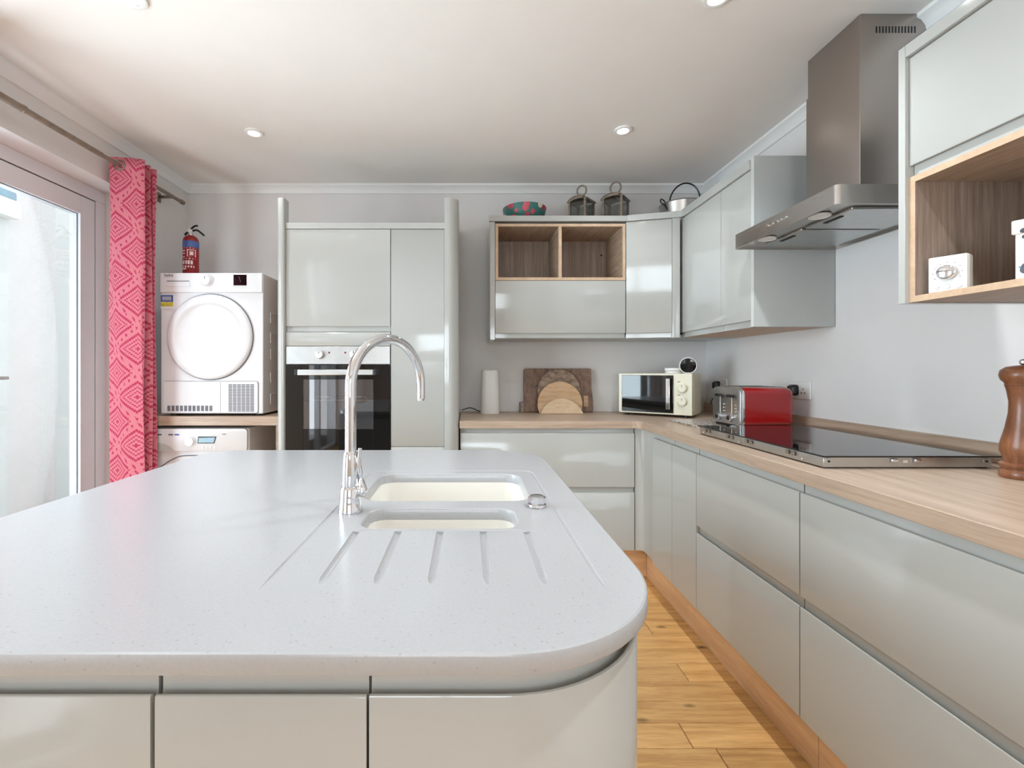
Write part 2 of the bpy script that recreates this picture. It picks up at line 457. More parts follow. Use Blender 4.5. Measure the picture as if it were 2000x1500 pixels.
def tube(bm, pts, r, n=12, caps=True, radii=None):
    pts = [Vector(p) for p in pts]
    rings = []; up = None
    for i, p in enumerate(pts):
        if i == 0: d = pts[1] - p
        elif i == len(pts) - 1: d = p - pts[i - 1]
        else: d = (pts[i + 1] - pts[i - 1])
        d.normalize()
        if up is None:
            up = Vector((0, 0, 1)) if abs(d.z) < 0.9 else Vector((1, 0, 0))
        s = d.cross(up)
        if s.length < 1e-6: s = d.cross(Vector((0, 1, 0)))
        s.normalize(); up = s.cross(d).normalized()
        rr = radii[i] if radii else r
        rings.append([bm.verts.new(p + s * rr * math.cos(2 * PI * k / n) + up * rr * math.sin(2 * PI * k / n)) for k in range(n)])
    for a, b in zip(rings, rings[1:]):
        for k in range(n):
            bm.faces.new((a[k], a[(k + 1) % n], b[(k + 1) % n], b[k]))
    if caps:
        bm.faces.new(rings[0]); bm.faces.new(list(reversed(rings[-1])))
    return bm

def spline(pts, n=8):
    """catmull-rom through pts"""
    P = [Vector(p) for p in pts]; P = [2 * P[0] - P[1]] + P + [2 * P[-1] - P[-2]]
    out = []
    for i in range(1, len(P) - 2):
        for k in range(n):
            t = k / n
            a, b, c, d = P[i - 1], P[i], P[i + 1], P[i + 2]
            out.append(0.5 * ((2 * b) + (c - a) * t + (2 * a - 5 * b + 4 * c - d) * t * t + (3 * b - a - 3 * c + d) * t ** 3))
    out.append(P[-2])
    return out

def rrect(x0, x1, y0, y1, r, n=10, inset=0.0):
    """rounded rectangle, r = (x0y0, x1y0, x1y1, x0y1), counter-clockwise from x0y0"""
    if isinstance(r, (int, float)): r = (r,) * 4
    x0 += inset; x1 -= inset; y0 += inset; y1 -= inset
    r = [max(1e-4, q - inset) for q in r]
    out = []
    for (cx, cy, q, a0) in ((x0 + r[0], y0 + r[0], r[0], PI), (x1 - r[1], y0 + r[1], r[1], 1.5 * PI), (x1 - r[2], y1 - r[2], r[2], 0), (x0 + r[3], y1 - r[3], r[3], 0.5 * PI)):
        for k in range(n + 1):
            a = a0 + 0.5 * PI * k / n
            out.append((cx + q * math.cos(a), cy + q * math.sin(a)))
    return out

def loft(bm, loops, capa=True, capb=True):
    R = [[bm.verts.new(p) for p in L] for L in loops]
    n = len(R[0])
    for a, b in zip(R, R[1:]):
        for k in range(n):
            bm.faces.new((a[k], a[(k + 1) % n], b[(k + 1) % n], b[k]))
    if capa: bm.faces.new(R[0])
    if capb: bm.faces.new(list(reversed(R[-1])))
    return bm

def panels(bm, x0, x1, y0, y1, z0, z1, t=0.018, skip=''):
    """a cabinet carcass of separate boards; skip: letters of l r f b t d left open"""
    if 'l' not in skip: box(bm, x0, x0 + t, y0, y1, z0, z1)
    if 'r' not in skip: box(bm, x1 - t, x1, y0, y1, z0, z1)
    if 'd' not in skip: box(bm, x0 + t, x1 - t, y0, y1, z0, z0 + t)
    if 't' not in skip: box(bm, x0 + t, x1 - t, y0, y1, z1 - t, z1)
    if 'f' not in skip: box(bm, x0 + t, x1 - t, y0, y0 + t, z0 + t, z1 - t)
    if 'b' not in skip: box(bm, x0 + t, x1 - t, y1 - t, y1, z0 + t, z1 - t)
    return bm

def jprof(z0, z1, pull='top', g=0.029, th=0.021):
    """door section (n inward, z): rounded lip and a recessed finger channel"""
    if pull == 'top':
        zt = z1 - g
        return [(0.0, z0), (0.0, zt - 0.003), (0.001, zt - 0.0008), (0.003, zt), (0.005, zt - 0.0008), (0.0065, zt - 0.004), (0.009, zt - 0.012), (0.0125, zt - 0.012), (0.0145, zt), (0.0145, z1), (th, z1), (th, z0)]
    if pull == 'bottom':
        zb = z0 + g
        return [(0.0, z1), (0.0, zb + 0.003), (0.001, zb + 0.0008), (0.003, zb), (0.005, zb + 0.0008), (0.0065, zb + 0.004), (0.009, zb + 0.012), (0.0125, zb + 0.012), (0.0145, zb), (0.0145, z0), (th, z0), (th, z1)]
    return [(0.0012, z0), (0.0, z0 + 0.0012), (0.0, z1 - 0.0012), (0.0012, z1), (th, z1), (th, z0)]

def jdoor(name, parent, u0, u1, z0, z1, fn, pull='top', mat='lacquer', **kw):
    bm = B(); prism(bm, jprof(z0, z1, pull), fn, u0, u1)
    return mk(name, bm, mat, parent, smooth=50, **kw)
def f_back(front):  return lambda n, z, u: (u, front + n, z)      # faces the camera
def f_right(front): return lambda n, z, u: (front + n, u, z)      # faces the aisle (-X)

def text_mesh(body, size, thick=0.0006):
    cu = bpy.data.curves.new('lettering_curve', 'FONT'); cu.body = body; cu.size = size; cu.extrude = thick
    cu.align_x = 'CENTER'; cu.align_y = 'CENTER'
    ob = bpy.data.objects.new('lettering_tmp', cu); COL.objects.link(ob)
    dg = bpy.context.evaluated_depsgraph_get()
    me = bpy.data.meshes.new_from_object(ob.evaluated_get(dg))
    bm = B(); bm.from_mesh(me)
    bpy.data.objects.remove(ob, do_unlink=True); bpy.data.meshes.remove(me); bpy.data.curves.remove(cu)
    return bm

def boolean_cut(o, cutters):
    for c in cutters:
        md = o.modifiers.new('cut', 'BOOLEAN'); md.operation = 'DIFFERENCE'; md.object = c; md.solver = 'EXACT'
    bpy.context.view_layer.update()
    dg = bpy.context.evaluated_depsgraph_get()
    me = bpy.data.meshes.new_from_object(o.evaluated_get(dg))
    old = o.data; o.modifiers.clear(); o.data = me; bpy.data.meshes.remove(old)
    for c in cutters:
        cm = c.data; bpy.data.objects.remove(c, do_unlink=True); bpy.data.meshes.remove(cm)
    me.shade_smooth(); me.set_sharp_from_angle(angle=math.radians(30))
    for p in me.polygons:
        if abs(p.normal.z) > 0.9995: p.use_smooth = False

# ------------------------------------------------------------------ the room
XL, XR, YB, YR, ZC = -1.96, 1.67, 3.25, -3.5, 2.495
mk('wall_back', bx(XL - 0.3, XR + 0.15, YB, YB + 0.15, 0, ZC + 0.1), 'wall', kind='structure')
mk('wall_right', bx(XR, XR + 0.15, YR, YB, 0, ZC + 0.1), 'wall', kind='structure')
mk('ceiling', bx(XL - 0.3, XR + 0.15, YR - 0.15, YB, ZC, ZC + 0.1), 'ceil', kind='structure')
OY0, OY1, OZ = 0.25, 2.69, 2.227        # patio opening
bm = B(); box(bm, XL - 0.3, XL, OY1, YB, 0, ZC); box(bm, XL - 0.3, XL, OY0, OY1, OZ, ZC); box(bm, XL - 0.3, XL, -0.5, OY0, 0, ZC); box(bm, XL - 0.3, XL, YR, -2.2, 0, ZC); box(bm, XL - 0.3, XL, -2.2, -0.5, OZ, ZC)  # rearmost gap is an unseen opening added for the side fill
mk('wall_left', bm, 'wall', kind='structure')
WX0, WX1, WZ0, WZ1 = -1.0, 0.8, 0.9, 2.1          # window behind the camera
bm = B(); box(bm, XL - 0.3, WX0, YR - 0.15, YR, 0, ZC); box(bm, WX1, XR + 0.15, YR - 0.15, YR, 0, ZC); box(bm, WX0, WX1, YR - 0.15, YR, WZ1, ZC); box(bm, WX0, WX1, YR - 0.15, YR, 0, WZ0)
mk('wall_rear', bm, 'wall', kind='structure')
# small cove between walls and ceiling
def cove(name, pts_fn, a, b):
    pr = [(0, 0), (0.012, 0), (0.016, 0.016), (0.03, 0.036), (0.046, 0.044), (0.046, 0.058), (0, 0.058)]
    bm = B(); prism(bm, pr, pts_fn, a, b); mk(name, bm, 'white', kind='structure')
zc0 = ZC - 0.058
cove('trim_1', lambda p, q, t: (t, YB - p, zc0 + q), XL, XR)
cove('trim_2', lambda p, q, t: (XL + p, t, zc0 + q), YR, YB)
cove('trim_3', lambda p, q, t: (XR - p, t, zc0 + q), YR, YB)

# floor: dark base with oak planks; the boards run across the room
fl = mk('floor', bx(XL - 0.3, XR, YR - 0.15, YB, -0.05, -0.014), 'gap', kind='structure')
PW = 0.1065
PLM = {}
def plank(x0, x1, y0, y1):
    key = (round(x1 - x0, 3),)
    if key not in PLM:
        L = x1 - x0 - 0.002; Wd = y1 - y0 - 0.0018; c = 0.0022
        bm = B()
        loops = [[(-L / 2, -Wd / 2, -0.014), (L / 2, -Wd / 2, -0.014), (L / 2, Wd / 2, -0.014), (-L / 2, Wd / 2, -0.014)],
                 [(-L / 2, -Wd / 2, -c), (L / 2, -Wd / 2, -c), (L / 2, Wd / 2, -c), (-L / 2, Wd / 2, -c)],
                 [(-L / 2 + c, -Wd / 2 + c, 0), (L / 2 - c, -Wd / 2 + c, 0), (L / 2 - c, Wd / 2 - c, 0), (-L / 2 + c, Wd / 2 - c, 0)]]
        loft(bm, loops); finish(bm)
        me = bpy.data.meshes.new('plank'); bm.to_mesh(me); bm.free(); me.materials.append(MT['floor']); PLM[key] = me
    o = bpy.data.objects.new('plank', PLM[key]); COL.objects.link(o)
    o.parent = fl
    o.location = Vector(((x0 + x1) / 2, (y0 + y1) / 2, 0)) - WM[fl].translation
    return o
joints = {9: 0.845, 12: 0.858, 16: 0.79}
row_top = 1.480 + 17 * PW
k = 0
while True:
    y1 = YB - 0.0 if k == 0 else row_top - (k - 1) * PW
    y1 = row_top - k * PW
    y0 = y1 - PW
    if y0 < 0.15: break
    yy1 = min(y1, YB)
    # which of the measured rows is this: rows are counted from 2.225 (row 9 .. )
    idx = round((2.225 - y1) / PW)
    jx = {0: 0.845, 3: 0.858, 7: 0.79}.get(idx)
    if jx is None: jx = -1.2 + (idx * 0.77) % 1.5 + (0.0 if (idx * 0.77) % 1.5 < 0.9 else -1.3)
    cuts = [XL - 0.05, jx, XR] if jx - XL > 0.4 else [XL - 0.05, jx + 1.1, XR]
    if cuts[1] - cuts[0] > 1.9: cuts = [cuts[0], cuts[1] - 1.45] + cuts[1:]
    if cuts[-1] - cuts[-2] > 2.0: cuts = cuts[:-1] + [cuts[-1] + 0.0 - 0.95 - 0.13 * (idx % 3)] + cuts[-1:]
    if yy1 - y0 > 0.03:
        for a, b in zip(cuts, cuts[1:]):
            a, b = round(a, 3), round(b, 3)
            plank(a, b, y0, y0 + PW) if yy1 == y1 else None
    k += 1
YP = y1     # planks stop here; plain boards go on behind the camera
mk('floor_boards', bx(XL - 0.3, XR, YR - 0.15, YP - 0.001, -0.014, 0.0), 'floor_far', fl)

# patio door in the left wall
FX0, FX1 = -2.17, -2.10     # frame depth in X, inner face at -2.10
d1 = root('door_1', (-2.13, (OY0 + OY1) / 2, 0), 'white framed glass patio door', 'door')
del d1['category']; del d1['label']; d1['kind'] = 'structure'
bm = B()
box(bm, FX0, FX1, OY0, OY1, OZ - 0.068, OZ, 0.003); box(bm, FX0, FX1, OY1 - 0.068, OY1, 0, OZ - 0.068, 0.003)
box(bm, FX0, FX1, OY0, OY0 + 0.068, 0, OZ - 0.068, 0.003); box(bm, FX0, FX1, OY0 + 0.068, OY1 - 0.068, 0, 0.05, 0.003)
mk('door_frame', bm, 'upvc', d1)
def sash(y0, y1, off):
    a0, a1 = FX0 + 0.004 + off, FX1 - 0.004 + off
    z0, z1 = 0.056, OZ - 0.073
    w = 0.098
    bm = B()
    box(bm, a0, a1, y0, y0 + w, z0, z1, 0.003); box(bm, a0, a1, y1 - w, y1, z0, z1, 0.003)
    box(bm, a0, a1, y0 + w, y1 - w, z1 - w, z1, 0.003); box(bm, a0, a1, y0 + w, y1 - w, z0, z0 + w, 0.003)
    s = mk('sash', bm, 'upvc', d1)
    bm = B()
    g = 0.012
    for (p0, p1, q0, q1) in ((y0 + w, y0 + w + 0.0025, z0 + w, z1 - w), (y1 - w - 0.0025, y1 - w, z0 + w, z1 - w)):
        box(bm, a1 - 0.020, a1 - 0.014, p0, p1, q0, q1)
    box(bm, a1 - 0.020, a1 - 0.014, y0 + w + 0.0025, y1 - w - 0.0025, z1 - w - 0.0025, z1 - w)
    mk('gasket', bm, 'lettering', s)
    mk('pane', bx(a1 - 0.026, a1 - 0.020, y0 + w + 0.0004, y1 - w - 0.0004, z0 + w + 0.0004, z1 - w - 0.0004), 'glass', s)
    return s, a1
sash(OY0 + 0.073, 1.962, 0)
s3, a1 = sash(1.967, OY1 - 0.073, 0)
# dark joint between frame and sash
bm = B()
box(bm, FX0 + 0.01, FX1 - 0.008, OY1 - 0.0725, OY1 - 0.0685, 0.05, OZ - 0.069); box(bm, FX0 + 0.01, FX1 - 0.008, OY0 + 0.07, OY1 - 0.0725, OZ - 0.0725, OZ - 0.0685)
mk('door_joint', bm, 'dark', d1)
bm = B(); box(bm, a1, a1 + 0.008, 1.995, 2.025, 1.06, 1.26, 0.003)
cyl(bm, (a1 + 0.008, 2.01, 1.17), 0.009, 0.035, 'X', 12)
tube(bm, [(a1 + 0.04, 2.005, 1.17), (a1 + 0.045, 2.03, 1.17), (a1 + 0.045, 2.075, 1.17)], 0.008, 10)
mk('door_handle', bm, 'steel_light', s3)

# outside the patio door
mk('wall_outside', bx(-3.6, -3.4, -3.5, 7.5, -0.05, 3.4), 'ext_wall', kind='structure')
mk('floor_patio', bx(-3.4, XL - 0.3, -3.5, 7.5, -0.12, -0.02), 'paving', kind='structure')
t = root('outdoor_wall_box', (-3.4, 3.35, 2.30), 'white box with blue-grey top on the wall outside the patio door', 'wall box')
mk('box_body', bx(-3.398, -3.31, 3.12, 3.44, 2.315, 2.445, 0.008), 'plastic_white', t)
mk('box_lid', bx(-3.398, -3.325, 3.13, 3.425, 2.447, 2.51, 0.012), 'lcd', t)

# added side opening, and the window behind the camera (seen only in reflections)
d3 = root('added_side_opening', (-2.13, -1.35, 0), 'x', 'x'); del d3['label']; del d3['category']; d3['kind'] = 'structure'  # unseen opening, made up to go with the side fill lamp
bm = B()
for y in (-2.2, -1.385, -0.57): box(bm, FX0, FX1, y, y + 0.07, 0.05, OZ - 0.068)
box(bm, FX0, FX1, -2.2, -0.5, OZ - 0.068, OZ); box(bm, FX0, FX1, -2.2, -0.5, 0, 0.05)
mk('door_frame', bm, 'upvc', d3)
d2 = root('window_1', ((WX0 + WX1) / 2, YR - 0.08, WZ0), 'x', 'x'); del d2['label']; del d2['category']; d2['kind'] = 'structure'
bm = B()
for x in (WX0, (WX0 + WX1) / 2 - 0.03, WX1 - 0.06):
    box(bm, x, x + 0.06, YR - 0.1, YR - 0.04, WZ0 + 0.06, WZ1 - 0.06)
box(bm, WX0, WX1, YR - 0.1, YR - 0.04, WZ1 - 0.06, WZ1); box(bm, WX0, WX1, YR - 0.1, YR - 0.04, WZ0, WZ0 + 0.06)
mk('window_frame', bm, 'upvc', d2)

# ------------------------------------------------------------------ ceiling spotlights
def spotlight(x, y, label):
    t = root('ceiling_spotlight', (x, y, ZC - 0.008), label, 'spotlight', 'recessed ceiling spotlights')
    bm = B(); lathe(bm, [(0.030, 0.001), (0.031, -0.001), (0.040, -0.002), (0.046, 0.0), (0.046, 0.008), (0.030, 0.008)], (0, 0, 0), 32, close=False)
    mk('bezel', bm, 'white', t, local=True)
    bm = B(); lathe(bm, [(0, 0.002), (0.015, 0.0018), (0.029, 0.003), (0.029, 0.0075), (0, 0.0075)], (0, 0, 0), 24)
    mk('bulb', bm, 'lamp', t, local=True)
    l = bpy.data.lights.new('spot_beam', 'SPOT'); l.energy = (12 if y > 2 else 34) if x > 0 else (9 if y > 2 else 20); l.spot_size = 2.1; l.spot_blend = 0.8; l.shadow_soft_size = 0.03; l.color = (0.90, 0.955, 1.0)
    o = bpy.data.objects.new('spot_beam', l); COL.objects.link(o); o.parent = t; o.location = (0, 0, -0.012)
spotlight(-1.160, 2.515, 'small round ceiling spotlight nearest the dryer')
spotlight(0.832, 2.49, 'small round ceiling spotlight in front of the lanterns')
spotlight(-1.163, 1.605, 'ceiling spotlight cut off at the top left of the picture')
spotlight(0.86, 1.60, 'ceiling spotlight above the aisle, just at the top edge of the picture')

spotlight(0.86, 0.55, 'added unseen ceiling spotlight on the hob side')  # out-of-view spot added to brighten floor and worktop
spotlight(-1.163, 0.55, 'added unseen ceiling spotlight on the patio side')  # another out-of-view spot, added for more downlight

# ------------------------------------------------------------------ base units and worktops
ZD0, ZW0, ZW1 = 0.175, 0.874, 0.915      # door bottom, worktop underside, worktop top
FB = 2.65     # front plane of the back run
FR = 0.985    # front plane of the right run
ZM0, ZM1 = 0.5335, 0.5365
G = 0.0015

# back run drawer unit
t = root('base_drawer_unit', (0.45, 2.95, 0.0), 'wide light grey two-drawer base unit beside the tall larder unit', 'base unit')
mk('carcass', panels(B(), -0.045, 0.952, FB + 0.022, YB - 0.005, ZD0 - 0.005, ZW0 - 0.001, skip='f'), 'lacquer_satin', t)
jdoor('drawer_front', t, -0.042, 0.951, ZM1, ZW0 - 0.001, f_back(FB))
jdoor('drawer_front', t, -0.042, 0.951, ZD0, ZM0, f_back(FB))
bm = bx(-0.045, 1.04, FB + 0.052, FB + 0.068, 0.001, ZD0 - 0.006)
mk('plinth', bm, 'plinth', t)

# corner post + corner cupboard
t = root('corner_base_unit', (1.3, 2.6, 0.0), 'light grey corner base unit with two narrow doors under the worktop bend', 'base unit')
bm = B(); pts = [(0.956, FB), (0.985, FB), (0.994, FB - 0.006), (1.0, FB - 0.018), (1.0, 2.478), (1.02, 2.478), (1.02, FB + 0.02), (0.956, FB + 0.02)]
prism(bm, pts, FXY, ZD0, ZW0 - 0.001); mk('corner_post', bm, 'lacquer', t, smooth=50)
jdoor('door', t, 2.243, 2.474, ZD0, ZW0 - 0.001, f_right(FR))
jdoor('door', t, 2.003, 2.240, ZD0, ZW0 - 0.001, f_right(FR))
mk('carcass', panels(B(), 1.022, XR - 0.004, 2.002, YB - 0.006, ZD0 - 0.005, ZW0 - 0.001, skip='l'), 'lacquer_satin', t)
mk('plinth', bx(FR + 0.056, FR + 0.072, 2.0, FB + 0.051, 0.001, ZD0 - 0.006), 'plinth', t)

def right_drawers(y0, y1, label):
    t = root('base_drawer_unit', (1.35, (y0 + y1) / 2, 0.0), label, 'base unit')
    mk('carcass', panels(B(), FR + 0.022, XR - 0.004, y0, y1, ZD0 - 0.005, ZW0 - 0.001, skip='l'), 'lacquer_satin', t)
    jdoor('drawer_front', t, y0 + G, y1 - G, ZM1, ZW0 - 0.001, f_right(FR))
    jdoor('drawer_front', t, y0 + G, y1 - G, ZD0, ZM0, f_right(FR))
    mk('plinth', bx(FR + 0.056, FR + 0.072, y0 + 0.0002, y1 - 0.0002, 0.001, ZD0 - 0.006), 'plinth', t)
right_drawers(1.3785, 2.0005, 'light grey two-drawer base unit below the far end of the hob')
right_drawers(0.47, 1.3765, 'wide light grey two-drawer base unit nearest the camera under the pepper mill')

# oak worktop with rounded inner corner, upstand on the right wall
t = root('worktop', (1.0, 2.9, ZW0), 'light oak L-shaped worktop with an upstand along the right wall', 'worktop')
YWF, XWF = 2.632, 0.974
pts = [(-0.048, YWF), (XWF - 0.05, YWF)]
for k in range(1, 8):
    a = PI / 2 - (PI / 2) * k / 8
    pts.append((XWF - 0.05 + 0.05 * math.cos(a) , YWF - 0.05 + 0.05 * math.sin(a)))
pts += [(XWF, YWF - 0.05), (XWF, YB - 0.002), (-0.048, YB - 0.002)]
bm = B(); c = 0.002
prism(bm, pts, FXY, ZW0, ZW1)
mk('worktop_slab', bm, 'oak_x', t, smooth=30)
bm = bx(XWF, XR - 0.001, 0.44, YB - 0.002, ZW0, ZW1, 0.0012, 1)
mk('worktop_slab', bm, 'oak_y', t, smooth=30)
mk('upstand', bx(XR - 0.021, XR - 0.001, 0.44, YB - 0.003, ZW1 + 0.0003, ZW1 + 0.062, 0.001, 1), 'oak_y', t)

# ------------------------------------------------------------------ island
IX0, IX1, IY0, IY1, IZ0, IZ1 = -0.978, 0.266, 0.503, 1.783, 0.874, 0.8985
IR = (0.10, 0.225, 0.20, 0.12)
t = root('island_worktop', (-0.3, 1.1, IZ0), 'white speckled stone worktop with moulded double sink and drainer on the island', 'worktop')
bm = B()
def iring(ins, z, n=16): return [(p[0], p[1], z) for p in rrect(IX0, IX1, IY0, IY1, IR, n, ins)]
loft(bm, [iring(0.0025, IZ0), iring(0.0007, IZ0 + 0.0007), iring(0, IZ0 + 0.0025), iring(0, IZ1 - 0.004), iring(0.0012, IZ1 - 0.0012), iring(0.004, IZ1)])
slab = mk('stone_slab', bm, 'stone', t)
def cutter(bm):
    finish(bm); me = bpy.data.meshes.new('cutter'); bm.to_mesh(me); bm.free()
    o = bpy.data.objects.new('cutter', me); COL.objects.link(o); return o
BOWLS = [(-0.252, 0.147, 1.094, 1.372, 0.045, 0.17), (-0.212, 0.098, 0.903, 1.030, 0.035, 0.12)]
cs = []
for (x0, x1, y0, y1, r, dep) in BOWLS:
    bm = B()
    L = lambda ins, z: [(p[0], p[1], z) for p in rrect(x0, x1, y0, y1, r, 8, ins)]
    loft(bm, [L(0.0, IZ0 - 0.01), L(0.0, IZ1 - 0.006), L(-0.0015, IZ1 - 0.002), L(-0.005, IZ1 + 0.0006), L(-0.005, IZ1 + 0.01)])
    cs.append(cutter(bm))
rg = 0.0075
for gx in (-0.213, -0.133, -0.053, 0.029, 0.112):
    bm = B(); zc_ = IZ1 + 0.0035
    tube(bm, [(gx, 0.655, zc_ + 0.006), (gx, 0.69, zc_), (gx, 0.885, zc_ - 0.0015)], rg, 12)
    cs.append(cutter(bm))
bm = B(); zc_ = IZ1 + 0.0036
tube(bm, [(-0.2135, 0.872, zc_ + 0.0004), (-0.2085, 0.886, zc_), (-0.198, 0.8915, zc_), (0.097, 0.8915, zc_), (0.107, 0.886, zc_), (0.1125, 0.872, zc_ + 0.0004)], 0.0053, 10)
cs.append(cutter(bm))
bm = B(); zc_ = IZ1 + 0.0036
pth = [(-0.292, 0.64, zc_ + 0.002), (-0.292, 0.70, zc_), (-0.292, 1.38, zc_)]
for k in range(1, 6):
    a = PI - 0.5 * PI * k / 5; pth.append((-0.262 + 0.03 * math.cos(a), 1.384 + 0.03 * math.sin(a), zc_))
for k in range(0, 6):
    a = 0.5 * PI - 0.5 * PI * k / 5; pth.append((0.162 + 0.03 * math.cos(a), 1.384 + 0.03 * math.sin(a), zc_))
pth += [(0.193, 0.70, zc_), (0.195, 0.64, zc_ + 0.002)]
tube(bm, pth, 0.0055, 10); cs.append(cutter(bm))
# cutters are in world coordinates, the slab mesh is in the thing's frame
for c_ in cs: c_.data.transform(WM[t].inverted()); c_.location = t.location
boolean_cut(slab, cs)
for (x0, x1, y0, y1, r, dep) in BOWLS:
    bm = B()
    L = lambda ins, z: [(p[0], p[1], z) for p in rrect(x0, x1, y0, y1, r, 8, ins)]
    zb = IZ0 - dep
    loft(bm, [L(-0.0, IZ0 - 0.0003), L(0.002, zb + 0.05), L(0.008, zb + 0.02), L(0.022, zb + 0.004), L(0.04, zb)], capa=False, capb=True)
    bmesh.ops.recalc_face_normals(bm, faces=bm.faces)
    for f in bm.faces: f.normal_flip()
    bo = mk('sink_bowl', bm, 'bowl', t, recalc=False, smooth=60)
    bm = B(); lathe(bm, [(0.0, 0.0035), (0.03, 0.0035), (0.034, 0.001), (0.034, 0.0)], ((x0 + x1) / 2, (y0 + y1) / 2, zb + 0.0003), 24)
    mk('sink_waste', bm, 'chrome', bo)

# island cabinets
IBF = IY0 + 0.013          # door front plane
def island_unit(x0, x1, label, name='island_unit'):
    t = root(name, ((x0 + x1) / 2, 0.7, 0), label, 'island unit')
    mk('carcass', panels(B(), x0 + 0.001, x1 - 0.001, IBF + 0.022, 0.885, ZD0 - 0.03, ZW0 - 0.001, skip='ft'), 'lacquer_satin', t)
    jdoor('door', t, x0 + G, x1 - G, ZD0 - 0.03, ZW0 - 0.001, f_back(IBF))
    mk('plinth', bx(x0, x1, IBF + 0.06, IBF + 0.076, 0.001, ZD0 - 0.031), 'plinth', t)
    return t
island_unit(-0.965, -0.352, 'light grey island unit at the bottom left corner of the picture')
island_unit(-0.350, -0.1115, 'narrow light grey island unit between the left unit and the curved end unit')
t = root('curved_island_unit', (0.07, 1.1, 0), 'light grey island end unit with a curved glossy door', 'island unit')
IC = 0.212; CX, CY = 0.252 - IC, IBF + IC
path = [(-0.110, IBF, 0, 1)]
for k in range(0, 19):
    a = -PI / 2 + (PI / 2) * k / 18
    path.append((CX + IC * math.cos(a), CY + IC * math.sin(a), -math.cos(a), -math.sin(a)))
path.append((CX + IC, 0.888, -1, 0))
def sweep(prof, path):
    bm = B(); R = []
    for (x, y, nx, ny) in path:
        R.append([bm.verts.new((x + nx * n, y + ny * n, z)) for n, z in prof])
    m_ = len(prof)
    for a, b in zip(R, R[1:]):
        for k in range(m_): bm.faces.new((a[k], a[(k + 1) % m_], b[(k + 1) % m_], b[k]))
    bm.faces.new(R[0]); bm.faces.new(list(reversed(R[-1])))
    return bm
mk('curved_door', sweep(jprof(ZD0 - 0.03, ZW0 - 0.001, 'top'), path), 'lacquer', t, smooth=40)
bm = B(); box(bm, -0.109, -0.091, IBF + 0.023, 0.885, ZD0 - 0.03, ZW0 - 0.001); box(bm, -0.09, 0.225, 0.867, 0.885, ZD0 - 0.03, ZW0 - 0.001)
box(bm, -0.09, 0.15, IBF + 0.1, 0.866, ZD0 - 0.028, ZD0 - 0.01)
mk('carcass', bm, 'lacquer_satin', t)
pp = [(x + nx * 0.06, y + ny * 0.06, nx, ny) for (x, y, nx, ny) in path]
mk('plinth', sweep([(0, 0.001), (0, ZD0 - 0.031), (0.016, ZD0 - 0.031), (0.016, 0.001)], pp), 'plinth', t)

t = root('island_sink_unit', (-0.36, 1.35, 0), 'light grey rear half of the island below the sink, facing the oven', 'island unit')
bm = B(); box(bm, -0.965, -0.947, 0.89, IY1 - 0.045, ZD0 - 0.03, ZW0 - 0.001)
mk('carcass_side', bm, 'lacquer_satin', t)
mk('carcass_base', bx(-0.946, 0.23, 0.95, IY1 - 0.045, ZD0 - 0.03, ZD0 - 0.012), 'lacquer_satin', t)
mk('side_panel', bx(0.231, 0.252, 0.891, IY1 - 0.022, ZD0 - 0.03, ZW0 - 0.001, 0.001, 1), 'lacquer', t)
fb_ = lambda n, z, u: (u, IY1 - 0.022 - n, z)
for (xa, xb) in ((-0.965, -0.365), (-0.362, 0.229)):
    jdoor('door', t, xa, xb, ZD0 - 0.03, ZW0 - 0.001, fb_)
mk('plinth', bx(-0.93, 0.19, IY1 - 0.1, IY1 - 0.084, 0.001, ZD0 - 0.031), 'plinth', t)
mk('plinth', bx(0.176, 0.192, 0.90, IY1 - 0.101, 0.001, ZD0 - 0.031), 'plinth', t)

# tap
TX, TY, TZ = -0.2557, 1.010, IZ1
t = root('kitchen_tap', (TX, TY, TZ), 'tall chrome swan-neck tap standing on the white island worktop', 'tap')
bm = B(); lathe(bm, [(0.0262, 0.0), (0.0266, 0.004), (0.0255, 0.007), (0.0235, 0.03), (0.0222, 0.050), (0.0205, 0.054), (0.0190, 0.056)], (0, 0, 0), 32)
mk('tap_base', bm, 'chrome', t, local=True)
bm = B(); lathe(bm, [(0.0188, 0.0562), (0.0192, 0.062), (0.0180, 0.09), (0.0160, 0.118), (0.0150, 0.128), (0.0128, 0.131)], (0, 0, 0), 32)
body = mk('tap_body', bm, 'chrome', t, local=True)
th = math.radians(52); dx, dy = math.cos(th), math.sin(th)
pts = [(0, 0, 0.131)] + [(0, 0, 0.131 + (1.170 - TZ - 0.131) * k / 5) for k in range(1, 6)]
for k in range(1, 25):
    a = PI - PI * k / 24
    q = 0.11 + 0.11 * math.cos(a); pts.append((dx * q, dy * q, 1.170 - TZ + 0.11 * math.sin(a)))
pts += [(dx * 0.22, dy * 0.22, 1.155 - TZ), (dx * 0.22, dy * 0.22, 1.133 - TZ)]
n_ = len(pts); rad = [0.0124 - 0.002 * max(0, (i - 6)) / (n_ - 7) for i in range(n_)]
bm = B(); tube(bm, pts, 0.012, 20, radii=rad)
sp_ = mk('spout', bm, 'chrome', t, local=True, smooth=50)
bm = B(); lathe(bm, [(0.0085, -0.003), (0.0085, 0.004)], (dx * 0.22, dy * 0.22, 1.131 - TZ), 16)
mk('aerator', bm, 'steel_light', sp_, local=True)
